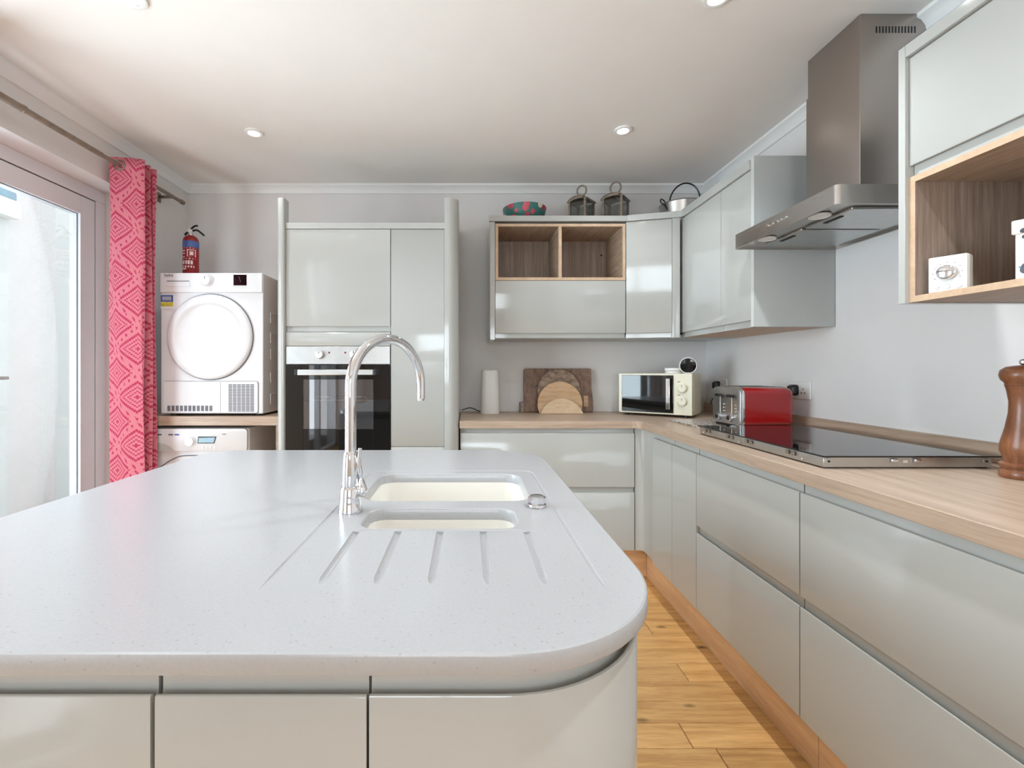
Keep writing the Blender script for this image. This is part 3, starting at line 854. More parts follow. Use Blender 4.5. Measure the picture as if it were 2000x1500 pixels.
# lever: drop-shaped handle on the right of the body
bm = B(); cyl(bm, (0.012, -0.004, 0.047), 0.0115, 0.016, 'X', 18, 0.002)
pl = spline([(0.0255, -0.004, 0.034), (0.0262, -0.004, 0.048), (0.0235, -0.004, 0.075), (0.0195, -0.004, 0.105), (0.0215, -0.004, 0.138)], 6)
m_ = len(pl); rad = [0.004 + 0.0075 * math.sin(PI * min(1, (i + 2) / (m_ * 0.55)) ** 1.0) if i < m_ * 0.5 else 0.0042 + 0.003 * (1 - i / m_) for i in range(m_)]
tube(bm, pl, 0.006, 14, radii=rad)
mk('lever', bm, 'chrome', t, local=True, smooth=60)

# pop-up waste knob
t = root('waste_knob', (0.156, 1.048, IZ1), 'small chrome pop-up waste knob beside the sink bowls', 'knob')
bm = B(); lathe(bm, [(0.021, 0), (0.022, 0.002), (0.0205, 0.006)], (0, 0, 0), 28); mk('knob_base', bm, 'chrome', t, local=True)
bm = B()
lathe(bm, [(0.0185, 0.006), (0.0205, 0.010), (0.0205, 0.021), (0.0165, 0.0235), (0.0, 0.0238)], (0, 0, 0), 8)
mk('knob_cap', bm, 'chrome', t, local=True, smooth=20)

# ------------------------------------------------------------------ tall units
FT = 2.62
t = root('tall_oven_housing', (-0.74, 2.95, 0), 'tall light grey oven housing beside the dryer alcove', 'tall unit')
bm = B(); pts = [(-1.074, FT + 0.03), (-1.074, FT + 0.008), (-1.069, FT - 0.012), (-1.055, FT - 0.02), (-1.036, FT - 0.02), (-1.030, FT - 0.014), (-1.030, FT + 0.045), (-1.074, FT + 0.045)]
prism(bm, pts, FXY, 0.001, 2.172); mk('end_post', bm, 'lacquer', t, smooth=50)
bm = B(); prism(bm, [(FT + 0.046, 0.001), (YB - 0.004, 0.001), (YB - 0.004, 2.03), (FT + 0.15, 2.03), (FT + 0.046, 2.095)], FYZ, -1.074, -1.050); mk('end_panel', bm, 'oak_lining', t)
bm = B(); xa, xb = -1.0285, -0.437
box(bm, xa, xa + 0.018, FT + 0.024, YB - 0.006, 0.1, 2.03); box(bm, xb - 0.018, xb, FT + 0.024, YB - 0.006, 0.1, 2.03)
for z in (0.1, 0.715, 1.345, 1.44, 2.012): box(bm, xa + 0.018, xb - 0.018, FT + 0.024, YB - 0.006, z, z + 0.018)
box(bm, xa + 0.018, xb - 0.018, YB - 0.02, YB - 0.006, 0.118, 2.012)
mk('carcass', bm, 'lacquer_satin', t)
f = f_back(FT)
jdoor('door', t, -1.0275, -0.4385, 1.4225, 1.999, f, 'bottom')
jdoor('filler_panel', t, -1.0275, -0.4385, 1.341, 1.4195, f, None)
jdoor('door', t, -1.0275, -0.4385, 0.12, 0.742, f, 'top')
mk('top_rail', bx(-1.0285, -0.4365, FT - 0.004, FT + 0.05, 2.002, 2.036, 0.0), 'lacquer', t)
mk('plinth', bx(-1.0285, -0.4365, FT + 0.06, FT + 0.076, 0.001, 0.099), 'plinth', t)

t = root('tall_larder_unit', (-0.25, 2.95, 0), 'tall narrow light grey larder unit right of the oven with a rounded end post', 'tall unit')
bm = B(); xa, xb = -0.4355, -0.134
panels(bm, xa, xb, FT + 0.024, YB - 0.006, 0.1, 2.0, skip='f'); mk('carcass', bm, 'lacquer_satin', t)
jdoor('door', t, -0.4345, -0.1345, 0.7735, 1.999, f, None)
jdoor('door', t, -0.4345, -0.1345, 0.12, 0.7705, f, None)
mk('top_rail', bx(-0.4363, -0.1327, FT - 0.004, FT + 0.05, 2.002, 2.036, 0.0), 'lacquer', t)
mk('plinth', bx(-0.4363, -0.1327, FT + 0.06, FT + 0.076, 0.001, 0.099), 'plinth', t)
# rounded post
bm = B(); x0, x1 = -0.1325, -0.052
pts = [(x0, FT + 0.03), (x0, FT - 0.018)]
for k in range(0, 13):
    a = -PI / 2 + (PI / 2) * k / 12
    pts.append((x1 - 0.06 + 0.06 * math.cos(a), FT - 0.018 + 0.06 + 0.06 * math.sin(a)))
pts += [(x1, FT + 0.06), (x0, FT + 0.06)]
prism(bm, pts, FXY, 0.001, 2.172); mk('rounded_end_post', bm, 'lacquer', t, smooth=40)
mk('end_panel', bx(-0.072, -0.052, FT + 0.061, YB - 0.003, 0.001, 2.172), 'lacquer', t)

# built-in oven
ox0, ox1, oz0, oz1 = -1.0265, -0.4395, 0.745, 1.339
OF = FT - 0.004
t = root('built_in_oven', (-0.733, 2.9, oz0), 'built-in oven with a steel control panel and black glass door', 'oven')
mk('control_panel', bx(ox0, ox1, OF, OF + 0.02, 1.2375, oz1, 0.0015, 1), 'steel_light', t)
bm = B(); panels(bm, ox0 + 0.03, ox1 - 0.03, OF + 0.026, YB - 0.1, oz0 + 0.02, oz1 - 0.004, t=0.012, skip='f')
cav = mk('oven_cavity', bm, 'appliance', t)
for kx in (-0.834, -0.640):
    bm = B(); lathe(bm, [(0.024, 0), (0.024, -0.006), (0.0225, -0.022), (0.019, -0.026), (0, -0.0262)], (kx, OF - 0.0003, 1.292), 28, 'Y')
    kb = mk('knob', bm, 'plastic_white', t)
    mk('knob_mark', bx(kx - 0.0015, kx + 0.0015, OF - 0.0275, OF - 0.0262, 1.297, 1.312), 'dark', kb)
for kx in (-0.783, -0.692):
    bm = B(); lathe(bm, [(0.0055, 0), (0.005, -0.0015), (0, -0.0018)], (kx, OF - 0.0002, 1.303), 14, 'Y'); mk('indicator_light', bm, 'red_ext', t)
wx0, wx1, wz0, wz1 = -0.928, -0.535, 0.872, 1.152
bm = B(); zt = 1.234
y0, y1 = OF - 0.002, OF + 0.022
box(bm, ox0, wx0, y0, y1, oz0, zt, 0.0012, 1); box(bm, wx1, ox1, y0, y1, oz0, zt, 0.0012, 1)
box(bm, wx0, wx1, y0, y1, wz1, zt, 0.0012, 1); box(bm, wx0, wx1, y0, y1, oz0, wz0, 0.0012, 1)
dr = mk('oven_door', bm, 'blackglass', t)
mk('window_pane', bx(wx0 + 0.0005, wx1 - 0.0005, OF - 0.0005, OF + 0.004, wz0 + 0.0005, wz1 - 0.0005), 'ovenglass', dr)
bm = B(); box(bm, -0.945, -0.525, OF - 0.05, OF - 0.032, 1.176, 1.208, 0.004)
hd = mk('handle', bm, 'steel_light', dr)
for hx in (-0.962, -0.524): mk('handle_end', bx(hx, hx + 0.016, OF - 0.050, OF - 0.0025, 1.174, 1.210, 0.003), 'black', dr)
bm = B(); ry0, ry1, rz = OF + 0.06, YB - 0.13, 1.03
for k in range(2):
    yy = ry0 if k == 0 else ry1
    tube(bm, [(-0.97, yy, rz), (-0.495, yy, rz)], 0.003, 8)
for k in range(13):
    xx = -0.96 + 0.455 * k / 12
    tube(bm, [(xx, ry0, rz), (xx, ry1, rz)], 0.0018, 6)
for xa_, xb_ in ((-0.895, -0.775), (-0.70, -0.575)):
    tube(bm, [(xa_, ry0, rz), (xa_ + 0.004, ry0, rz + 0.02), (xb_ - 0.018, ry0, rz + 0.02), (xb_, ry0, rz)], 0.003, 8)
mk('wire_rack', bm, 'chrome', t)

# ------------------------------------------------------------------ dryer alcove
t = root('oak_shelf', (-1.5, 2.95, 0), 'oak shelf between the washing machine and the dryer', 'shelf')
mk('shelf_board', bx(XL + 0.003, -1.077, 2.662, YB - 0.003, 0.886, 0.938, 0.0015, 1), 'oak_x', t)
mk('support_panel', bx(-1.105, -1.079, 2.67, YB - 0.003, 0.001, 0.885), 'oak_lining', t)

DX0, DX1, DY, DZ0, DZ1 = -1.789, -1.193, 2.697, 0.942, 1.770
def dpx(x, y): return ((x - 914) / 906 * DY, CAMZ - (y - 722) / 906 * DY)
t = root('tumble_dryer', ((DX0 + DX1) / 2, 2.96, 0.938), 'white tumble dryer standing on the oak shelf', 'dryer')
bm = bx(DX0, DX1, DY + 0.004, YB - 0.025, DZ0 + 0.008, DZ1, 0.006); mk('cabinet', bm, 'appliance', t)
for fx in (DX0 + 0.05, DX1 - 0.05):
    for fy in (DY + 0.06, YB - 0.09): mk('foot', cyl(B(), (fx, fy, 0.9385), 0.022, 0.012, 'Z', 14), 'black', t)
mk('control_panel', bx(DX0 + 0.0015, DX1 - 0.0015, DY - 0.006, DY + 0.0035, 1.655, DZ1 - 0.0015, 0.004), 'appliance', t)
cx, cz = dpx(410.5, 658)
bm = B(); lathe(bm, [(0.252, 0.0), (0.252, -0.004), (0.2475, -0.0045)], (cx, DY + 0.0038, cz), 64, 'Y'); mk('door_gap', bm, 'lettering', t)
bm = B(); lathe(bm, [(0.2470, 0.0), (0.2470, -0.012), (0.243, -0.018), (0.232, -0.0225), (0.208, -0.024), (0.199, -0.0225), (0.190, -0.014), (0.183, -0.009), (0.15, -0.007), (0, -0.006)], (cx, DY + 0.0038, cz), 72, 'Y')
mk('round_door', bm, 'appliance', t, smooth=40)
# drawer with slot, dial, display, logo, sticker
x, z = dpx(350, 549)
dw = mk('water_drawer', bx(x - 0.067, x + 0.067, DY - 0.009, DY - 0.0062, z - 0.033, z - 0.004, 0.001, 1), 'appliance', t)
mk('drawer_slot', bx(x - 0.067, x + 0.062, DY - 0.0075, DY - 0.0062, z - 0.0035, z + 0.001), 'lettering', dw)
x, z = dpx(405.5, 549)
bm = B(); lathe(bm, [(0.036, 0), (0.0365, -0.004), (0.031, -0.0045), (0.030, -0.02), (0.027, -0.024), (0, -0.0245)], (x, DY - 0.0062, z), 36, 'Y'); dl = mk('dial', bm, 'appliance', t)
mk('dial_mark', bx(x - 0.0015, x + 0.0015, DY - 0.032, DY - 0.0308, z + 0.008, z + 0.022), 'lettering', dl)
x, z = dpx(470, 547.5)
ds = mk('display', bx(x - 0.038, x + 0.038, DY - 0.0085, DY - 0.0062, z - 0.031, z + 0.031, 0.001, 1), 'blackglass', t)
bm = B()
tube(bm, [(x - 0.006, DY - 0.009, z + 0.02), (x + 0.004, DY - 0.009, z - 0.012)], 0.0012, 6)
mk('display_mark', bm, 'lettering', ds)
x, z = dpx(331, 538)
bm = text_mesh('beko', 0.026); bm.transform(Matrix.Translation((x, DY - 0.0068, z)) @ Matrix.Rotation(PI / 2, 4, 'X')); mk('lettering', bm, 'lettering', t, recalc=False, smooth=0)
x0, z1 = dpx(313.5, 576); x1, z0 = dpx(338.5, 603)
st = mk('energy_sticker', bx(x0, x1, DY + 0.0008, DY + 0.0036, z0, z1), 'plastic_white', t)
h = z1 - z0
mk('sticker_band', bx(x0 + 0.001, x1 - 0.001, DY, DY + 0.0007, z0 + 0.50 * h, z1 - 0.001), 'blue', st)
mk('sticker_band', bx(x0 + 0.001, x1 - 0.001, DY, DY + 0.0007, z0 + 0.18 * h, z0 + 0.48 * h), 'yellow', st)
bm = B()
for q in (0.62, 0.72, 0.82): box(bm, x0 + 0.01, x1 - 0.012, DY - 0.0006, DY - 0.0001, z0 + q * h, z0 + (q + 0.045) * h)
mk('sticker_print', bm, 'plastic_white', st)
# lower service panel
xa, za = dpx(320, 745); xb, zb = dpx(504, 807)
bm = B(); pr = rrect(xa, xb, zb, za, 0.012, 6); loft(bm, [[(p[0], DY + 0.0037, p[1]) for p in pr], [(p[0], DY - 0.001, p[1]) for p in pr], [(p[0], DY - 0.003, p[1]) for p in rrect(xa, xb, zb, za, 0.012, 6, 0.002)]])
sp_ = mk('service_panel', bm, 'appliance', t)
bm = B(); pr1 = rrect(xa, xb, zb, za, 0.012, 6, -0.0022)
loft(bm, [[(p[0], DY + 0.0038, p[1]) for p in pr1], [(p[0], DY + 0.0030, p[1]) for p in pr1]]); mk('panel_joint', bm, 'lettering', t)
xs, _ = dpx(431, 700); mk('panel_split', bx(xs - 0.001, xs + 0.001, DY - 0.0035, DY - 0.0031, zb + 0.004, za - 0.004), 'lettering', sp_)
bm = B()
for k in range(11):
    u, v = dpx(330.5 + k * 8.2, 797.5)
    box(bm, u - 0.0085, u + 0.0085, DY - 0.0042, DY - 0.0031, v - 0.016, v + 0.016)
mk('intake_slots', bm, 'lettering', sp_, kind='stuff')
bm = B()
for i in range(6):
    for j in range(18):
        u, v = dpx(450.5 + i * 8.5, 751.5 + j * 3.0)
        box(bm, u - 0.0105, u + 0.0105, DY - 0.0042, DY - 0.0031, v - 0.0028, v + 0.0028)
mk('vent_grille', bm, 'lettering', sp_, kind='stuff')
for zz in (1.52, 1.40, 1.30, 1.16, 1.03):
    bm = B()
    for (p0, p1, q0, q1) in ((2.80, 2.806, zz - 0.03, zz + 0.03), (2.806, 2.95, zz + 0.027, zz + 0.03)):
        box(bm, DX1 - 0.001, DX1 + 0.003, p0, p1, q0, q1)
    mk('side_embossing', bm, 'appliance', t)

# washing machine below
WXa, WXb, WY = -1.872, -1.272, 2.675
def wpx(x, y): return ((x - 914) / 906 * WY, CAMZ - (y - 722) / 906 * WY)
t = root('washing_machine', ((WXa + WXb) / 2, 2.95, 0), 'white washing machine under the oak shelf', 'washing machine')
mk('cabinet', bx(WXa, WXb, WY + 0.02, YB - 0.03, 0.02, 0.868, 0.012, 3), 'appliance', t)
for fx in (WXa + 0.06, WXb - 0.06):
    for fy in (WY + 0.08, YB - 0.1): mk('foot', cyl(B(), (fx, fy, 0.0005), 0.022, 0.025, 'Z', 14), 'black', t)
pr = rrect(WXa + 0.004, WXb - 0.004, 0.735, 0.866, 0.02, 6)
bm = B(); loft(bm, [[(p[0], WY + 0.0205, p[1]) for p in pr], [(p[0], WY + 0.004, p[1]) for p in pr], [(p[0], WY, p[1]) for p in rrect(WXa + 0.004, WXb - 0.004, 0.735, 0.866, 0.02, 6, 0.006)]])
cp = mk('control_panel', bm, 'appliance', t)
x0, z1 = wpx(386, 852.5); x1, z0 = wpx(423, 866)
bm = B(); prism(bm, [(x0 + 0.004, z1), (x1, z1), (x1 - 0.012, z0), (x0, z0)], FXZ, WY - 0.0022, WY - 0.0002); dp = mk('display', bm, 'black', cp)
bm = B(); prism(bm, [(x0 + 0.009, z1 - 0.008), (x1 - 0.008, z1 - 0.005), (x1 - 0.016, z0 + 0.005), (x0 + 0.006, z0 + 0.005)], FXZ, WY - 0.0032, WY - 0.0023); mk('display_screen', bm, 'lcd', dp)
for (xa, xb, mt) in ((301, 316, 'lettering'), (329, 338.5, 'lettering'), (341, 350, 'blue')):
    u0, w0 = wpx(xa, 847.5); u1, w1 = wpx(xb, 850.5)
    mk('badge', bx(u0, u1, WY - 0.0012, WY - 0.0002, w1, w0, 0.0004, 1), mt, cp)
u, w = wpx(438, 848); mk('badge', bx(u - 0.012, u + 0.012, WY - 0.0012, WY - 0.0002, w - 0.002, w + 0.002), 'lettering', cp)
for k in range(4):
    bm = B(); u, w = wpx(396 + 8 * k, 874); lathe(bm, [(0.006, 0), (0.006, -0.003), (0, -0.004)], (u, WY - 0.0002, w), 12, 'Y')
    mk('button', bm, 'appliance', cp)
u, w = wpx(372, 862)
bm = B(); lathe(bm, [(0.032, 0), (0.032, -0.004), (0.026, -0.005), (0.025, -0.018), (0, -0.02)], (u, WY - 0.0002, w), 28, 'Y'); mk('dial', bm, 'appliance', cp)
bm = B(); q = [wpx(301, 864), wpx(320, 866.5), wpx(333, 872), wpx(341, 880), wpx(301, 880)]
prism(bm, q, FXZ, WY - 0.0016, WY - 0.0002); mk('drawer_grip', bm, 'panel_grey', cp)
sw = spline([wpx(300, 920) + (0,), wpx(312, 911.5) + (0,), wpx(330, 900) + (0,), wpx(350, 892) + (0,), wpx(385, 890.5) + (0,)], 6)
bm = B(); tube(bm, [(p[0], WY + 0.019, p[1]) for p in sw], 0.003, 8); mk('front_crease', bm, 'lettering', t)
bm = B(); lathe(bm, [(0.205, 0.0), (0.205, -0.02), (0.19, -0.028), (0.16, -0.026), (0.14, -0.015), (0, -0.015)], (-1.572, WY + 0.0195, 0.46), 48, 'Y'); mk('round_door', bm, 'appliance', t)

# fire extinguisher on the dryer
ex, ey, ez = -1.735, 2.905, DZ1
t = root('fire_extinguisher', (ex, ey, ez), 'small red fire extinguisher standing on top of the dryer', 'extinguisher')
bm = B(); lathe(bm, [(0.050, 0.0005), (0.052, 0.006), (0.052, 0.022), (0.046, 0.026)], (0, 0, 0), 32); mk('base_ring', bm, 'red_ext', t, local=True)
bm = B(); lathe(bm, [(0.042, 0.0265), (0.0455, 0.03), (0.0455, 0.235), (0.043, 0.252), (0.034, 0.266), (0.020, 0.274), (0.017, 0.276)], (0, 0, 0), 36); cy = mk('cylinder', bm, 'red_ext', t, local=True, smooth=50)
bm = B(); lathe(bm, [(0.0457, 0.195), (0.0460, 0.196), (0.0460, 0.234), (0.0457, 0.235)], (0, 0, 0), 36, close=False); mk('blue_band', bm, 'blue', cy, local=True)
bm = B()
def arcbar(a0, a1, z0, z1, r=0.0460):
    n = 6
    lo = [bm.verts.new((r * math.cos(a0 + (a1 - a0) * i / n), r * math.sin(a0 + (a1 - a0) * i / n), z0)) for i in range(n + 1)]
    hi = [bm.verts.new((r * math.cos(a0 + (a1 - a0) * i / n), r * math.sin(a0 + (a1 - a0) * i / n), z1)) for i in range(n + 1)]
    for i in range(n): bm.faces.new((lo[i], lo[i + 1], hi[i + 1], hi[i]))
A0 = -PI / 2 + 0.5
for (p, q, z0, z1) in ((-1.25, 1.2, 0.187, 0.1905), (-1.2, -0.25, 0.168, 0.176), (-1.2, -0.25, 0.152, 0.158), (-1.2, -0.25, 0.132, 0.138), (0.0, 1.1, 0.176, 0.180), (0.0, 0.12, 0.135, 0.176), (0.98, 1.1, 0.135, 0.176), (0.35, 0.8, 0.145, 0.168),
                       (-1.2, 1.1, 0.121, 0.125), (-1.1, -0.85, 0.088, 0.112), (-0.7, -0.35, 0.088, 0.112), (-0.2, 0.0, 0.088, 0.112), (0.1, 0.35, 0.088, 0.112), (0.45, 0.7, 0.088, 0.112), (-1.2, 0.9, 0.068, 0.080), (-1.2, -0.1, 0.056, 0.064)):
    arcbar(A0 - 0.45 + p, A0 - 0.45 + q, z0, z1)
mk('printed_label', bm, 'white_print', cy, local=True, recalc=False)
bm = B(); lathe(bm, [(0.017, 0.2762), (0.017, 0.288), (0.012, 0.290), (0.012, 0.312), (0, 0.314)], (0, 0, 0), 20); vl = mk('valve', bm, 'steel_light', t, local=True)
bm = B(); lathe(bm, [(0.013, 0), (0.013, -0.008), (0, -0.009)], (0.004, -0.012, 0.301), 18, 'Y'); mk('pressure_gauge', bm, 'plastic_white', vl, local=True)
bm = B(); tube(bm, spline([(-0.014, 0, 0.300), (0.0, 0, 0.316), (0.022, 0, 0.335), (0.042, 0, 0.338)], 6), 0.006, 8, radii=None); mk('squeeze_lever', bm, 'black', t, local=True)
bm = B(); tube(bm, spline([(0.010, 0, 0.306), (0.036, 0, 0.311), (0.060, 0, 0.296), (0.083, 0, 0.276)], 6), 0.006, 8); mk('carry_handle', bm, 'black', t, local=True)
bm = B(); tube(bm, spline([(-0.010, 0, 0.30), (-0.026, 0, 0.292), (-0.038, 0, 0.281)], 5), 0.007, 8); mk('nozzle', bm, 'black', t, local=True)

# ------------------------------------------------------------------ wall units
ZU0, ZU1 = 1.404, 2.126
FU = 2.88      # front plane of back wall units
FUX = 1.30     # front plane of right wall units
t = root('wall_shelf_unit', (0.56, 3.07, ZU0), 'light grey wall unit with two open oak shelves above a lift-up door', 'wall unit')
ux0, ux1, usp = 0.142, 0.978, 1.762
mk('end_panel', bx(0.137, 0.168, FU - 0.001, YB - 0.003, ZU0 - 0.012, ZU1 - 0.0005, 0.0015, 1), 'lacquer', t)
bm = B(); panels(bm, 0.170, ux1, FU + 0.023, YB - 0.004, ZU0, usp - 0.001, skip='f'); mk('carcass', bm, 'lacquer_satin', t)
bz1 = ZU1 - 0.012
mk('shelf_back', bx(0.1885, ux1 - 0.0185, YB - 0.03, YB - 0.006, usp + 0.0185, bz1 - 0.0185), 'oak_box', t)
bm = B(); T = 0.018; yf, yb = FU + 0.001, YB - 0.0055
box(bm, 0.1702, 0.1702 + T, yf, yb, usp, bz1, 0.0006, 1); box(bm, ux1 - T, ux1, yf, yb, usp, bz1, 0.0006, 1)
box(bm, 0.1702 + T, ux1 - T, yf, yb, usp, usp + T, 0.0006, 1); box(bm, 0.1702 + T, ux1 - T, yf, yb, bz1 - T, bz1, 0.0006, 1)
box(bm, 0.562, 0.582, yf, YB - 0.031, usp + T, bz1 - T, 0.0006, 1)
mk('shelf_box', bm, 'oak_lining', t)
bm = B(); e = 0.0012
for (a0, a1, b0, b1) in ((0.1702, 0.1702 + T, usp, bz1), (ux1 - T, ux1, usp, bz1), (0.1702 + T, ux1 - T, usp, usp + T), (0.1702 + T, ux1 - T, bz1 - T, bz1), (0.562, 0.582, usp + T, bz1 - T)):
    box(bm, a0, a1, yf - e, yf - 0.0001, b0, b1)
mk('oak_edging', bm, 'oak_edge', t)
bm = B(); cyl(bm, (0.925, YB - 0.034, 2.0), 0.007, 0.0038, 'Y', 14); mk('cable_hole', bm, 'black', t)
jdoor('lift_up_door', t, 0.1705, ux1 - 0.0005, ZU0, usp - 0.003, f_back(FU), 'bottom')

# angled corner unit
t = root('corner_wall_unit', (1.3, 3.05, ZU0), 'light grey corner wall unit with a tall angled door', 'wall unit')
p0, p1 = Vector((0.982, FU)), Vector((1.236, 2.812))
dirv = (p1 - p0).normalized(); nin = Vector((-dirv.y, dirv.x))
fang = lambda n, z, u: (p0.x + dirv.x * u + nin.x * n, p0.y + dirv.y * u + nin.y * n, z)
jdoor('door', t, 0.0, (p1 - p0).length, ZU0, ZU1 - 0.003, fang, 'bottom')
bm = B(); prism(bm, [(1.238, 2.808), (1.266, 2.800), (1.280, 2.80), (1.280, 2.84), (1.238, 2.84)], FXY, ZU0 - 0.002, ZU1 - 0.001); mk('corner_post', bm, 'lacquer', t)
bm = B(); pl_ = [(0.984, FU + 0.026), (1.255, 2.842), (1.33, 2.855), (XR - 0.004, 2.855), (XR - 0.004, YB - 0.004), (0.984, YB - 0.004)]
prism(bm, pl_, FXY, ZU0, ZU0 + 0.018); prism(bm, pl_, FXY, ZU1 - 0.02, ZU1 - 0.002)
mk('carcass', bm, 'lacquer_satin', t)

def wall_right_unit(y0, y1, label):
    return root('wall_unit', (1.5, (y0 + y1) / 2, ZU0), label, 'wall unit')
t = wall_right_unit(2.107, 2.85, 'two-door light grey wall unit on the right wall left of the extractor hood')
bm = B(); panels(bm, FUX + 0.023, XR - 0.004, 2.13, 2.850, ZU0, ZU1 - 0.002, skip='l'); mk('carcass', bm, 'oak_edge', t)
jdoor('door', t, 2.3855, 2.8480, ZU0, ZU1 - 0.003, f_right(FUX), 'bottom')
jdoor('door', t, 2.1315, 2.3825, ZU0, ZU1 - 0.003, f_right(FUX), 'bottom')
mk('end_panel', bx(FUX - 0.002, XR - 0.002, 2.107, 2.129, ZU0 - 0.002, 2.180, 0.001, 1), 'panel_grey', t)

# cornice strips on top
t = root('wall_unit_cornice', (1.0, 3.0, ZU1), 'light grey cornice strip running along the top of the wall units', 'cornice')
mk('cornice_strip', bx(0.130, 0.985, FU - 0.012, FU + 0.012, ZU1, ZU1 + 0.034, 0.001, 1), 'lacquer', t)
bm = B(); prism(bm, [(0.9855, FU - 0.012), (1.30, FU - 0.10), (1.30, FU - 0.075), (0.9855, FU + 0.012)], FXY, ZU1, ZU1 + 0.036); mk('cornice_strip', bm, 'lacquer_satin', t)
mk('cornice_strip', bx(FUX - 0.012, FUX + 0.012, 2.130, FU - 0.076, ZU1, ZU1 + 0.044, 0.001, 1), 'lacquer', t)
mk('cornice_board', bx(0.15, XR - 0.003, FU + 0.0125, YB - 0.003, ZU1, ZU1 + 0.010), 'lacquer_satin', t)

# near wall unit with open shelf
NY1, NY0 = 1.389, 0.62
t = root('wall_shelf_unit', (1.5, 1.0, ZU0), 'light grey wall unit at the right edge with an open oak shelf holding the radio', 'wall unit')
mk('end_panel', bx(FUX - 0.012, XR - 0.002, NY1 - 0.022, NY1, ZU0 - 0.002, ZU1 + 0.036, 0.0012, 1), 'lacquer', t)
zb1 = 1.772
bm = B(); panels(bm, FUX + 0.023, XR - 0.004, NY0, NY1 - 0.0225, zb1 + 0.001, ZU1, skip='l'); mk('carcass', bm, 'lacquer_satin', t)
jdoor('door', t, NY0, NY1 - 0.0235, zb1 + 0.004, ZU1 - 0.004, f_right(FUX), 'bottom', )
mk('cornice_strip', bx(FUX - 0.012, FUX + 0.012, NY0, NY1 - 0.0225, ZU1, ZU1 + 0.036, 0.001, 1), 'lacquer', t)
a, b_ = NY0, NY1 - 0.0225; zf = FUX + 0.001
bm = B()
box(bm, zf, XR - 0.006, a + T, b_ - T, ZU0, ZU0 + T, 0.0006, 1); box(bm, zf, XR - 0.006, a + T, b_ - T, zb1 - T, zb1, 0.0006, 1)
mk('shelf_box', bm, 'oak_lining', t)
for (ya, yb_) in ((b_ - T, b_), (a, a + T)): mk('shelf_side', bx(zf, XR - 0.006, ya, yb_, ZU0, zb1, 0.0006, 1), 'oak_box', t)
mk('shelf_back', bx(XR - 0.03, XR - 0.007, a + T + 0.0005, b_ - T - 0.0005, ZU0 + T + 0.0005, zb1 - T - 0.0005), 'oak_box', t)
bm = B()
for (y0, y1, z0, z1) in ((b_ - T, b_, ZU0, zb1), (a, a + T, ZU0, zb1), (a + T, b_ - T, ZU0, ZU0 + T), (a + T, b_ - T, zb1 - T, zb1)):
    box(bm, zf - e, zf - 0.0001, y0, y1, z0, z1)
mk('oak_edging', bm, 'oak_edge', t)

# ------------------------------------------------------------------ extractor hood
HX, HY0, HY1, HZ0, HZ1 = 1.205, 1.516, 2.100, 1.750, 1.814
t = root('extractor_hood', (1.45, 1.808, HZ0), 'brushed steel chimney extractor hood above the hob', 'extractor hood')
bm = B(); o_ = rrect(HX, XR - 0.003, HY0, HY1, (0.014, 0.002, 0.002, 0.014), 5); i_ = rrect(HX, XR - 0.003, HY0, HY1, (0.014, 0.002, 0.002, 0.014), 5, 0.006)
n = len(o_)
ro = [bm.verts.new((p[0], p[1], HZ0)) for p in o_]; rt = [bm.verts.new((p[0], p[1], HZ1)) for p in o_]
ri = [bm.verts.new((p[0], p[1], HZ0)) for p in i_]; rj = [bm.verts.new((p[0], p[1], HZ0 + 0.012)) for p in i_]
for k in range(n):
    j = (k + 1) % n
    bm.faces.new((ro[k], ro[j], rt[j], rt[k])); bm.faces.new((ro[k], ri[k], ri[j], ro[j])); bm.faces.new((ri[k], rj[k], rj[j], ri[j]))
bm.faces.new(rt); bm.faces.new(rj)
cn = mk('canopy', bm, 'steel', t)
for (y0, y1) in ((1.575, 1.795), (1.815, 2.035)):
    fm = mk('grease_filter', bx(1.305, 1.615, y0, y1, HZ0 + 0.002, HZ0 + 0.0115, 0.002, 1), 'steel_light', cn)
    bm = B(); box(bm, 1.32, 1.334, (y0 + y1) / 2 - 0.04, (y0 + y1) / 2 + 0.04, HZ0 - 0.0005, HZ0 + 0.0018, 0.0006, 1); mk('filter_catch', bm, 'dark', fm)
for yy in (1.66, 1.95):
    bm = B(); lathe(bm, [(0.034, 0.0095), (0.034, 0.0035), (0.029, 0.0025), (0.0285, 0.004)], (1.258, yy, HZ0), 28, close=False); lathe(bm, [(0.0284, 0.0042), (0, 0.0038)], (1.258, yy, HZ0), 28, close=False)
    mk('hood_lamp', bm, 'plastic_white', cn)
for k in range(5):
    yy = 1.86 - k * 0.026
    bm = B(); cyl(bm, (HX - 0.004, yy, 1.783), 0.005, 0.0045, 'X', 14)
    if k < 3: box(bm, HX - 0.0012, HX - 0.0001, 1.872 - k * 0.026, 1.876 - k * 0.026, 1.794, 1.798)
    mk('control_button', bm, 'chrome', cn)
CXf, CY0, CY1 = 1.415, 1.674, 1.942
def chim(z0, z1, ins, name):
    bm = B(); r = rrect(CXf + ins, XR - 0.003, CY0 + ins, CY1 - ins, (0.003, 0.0005, 0.0005, 0.003), 3)
    prism(bm, r, FXY, z0, z1); return mk(name, bm, 'steel_v', t)
chim(HZ1 + 0.0003, 2.335, 0.0, 'chimney_cover')
up = chim(2.3353, ZC - 0.002, 0.004, 'chimney_extension')
bm = B()
for k in range(13):
    xx = 1.475 + k * 0.0116
    box(bm, xx, xx + 0.0052, CY0 + 0.0034, CY0 + 0.0045, 2.425, 2.449, 0.0)
mk('vent_slots', bm, 'black', up, kind='stuff')
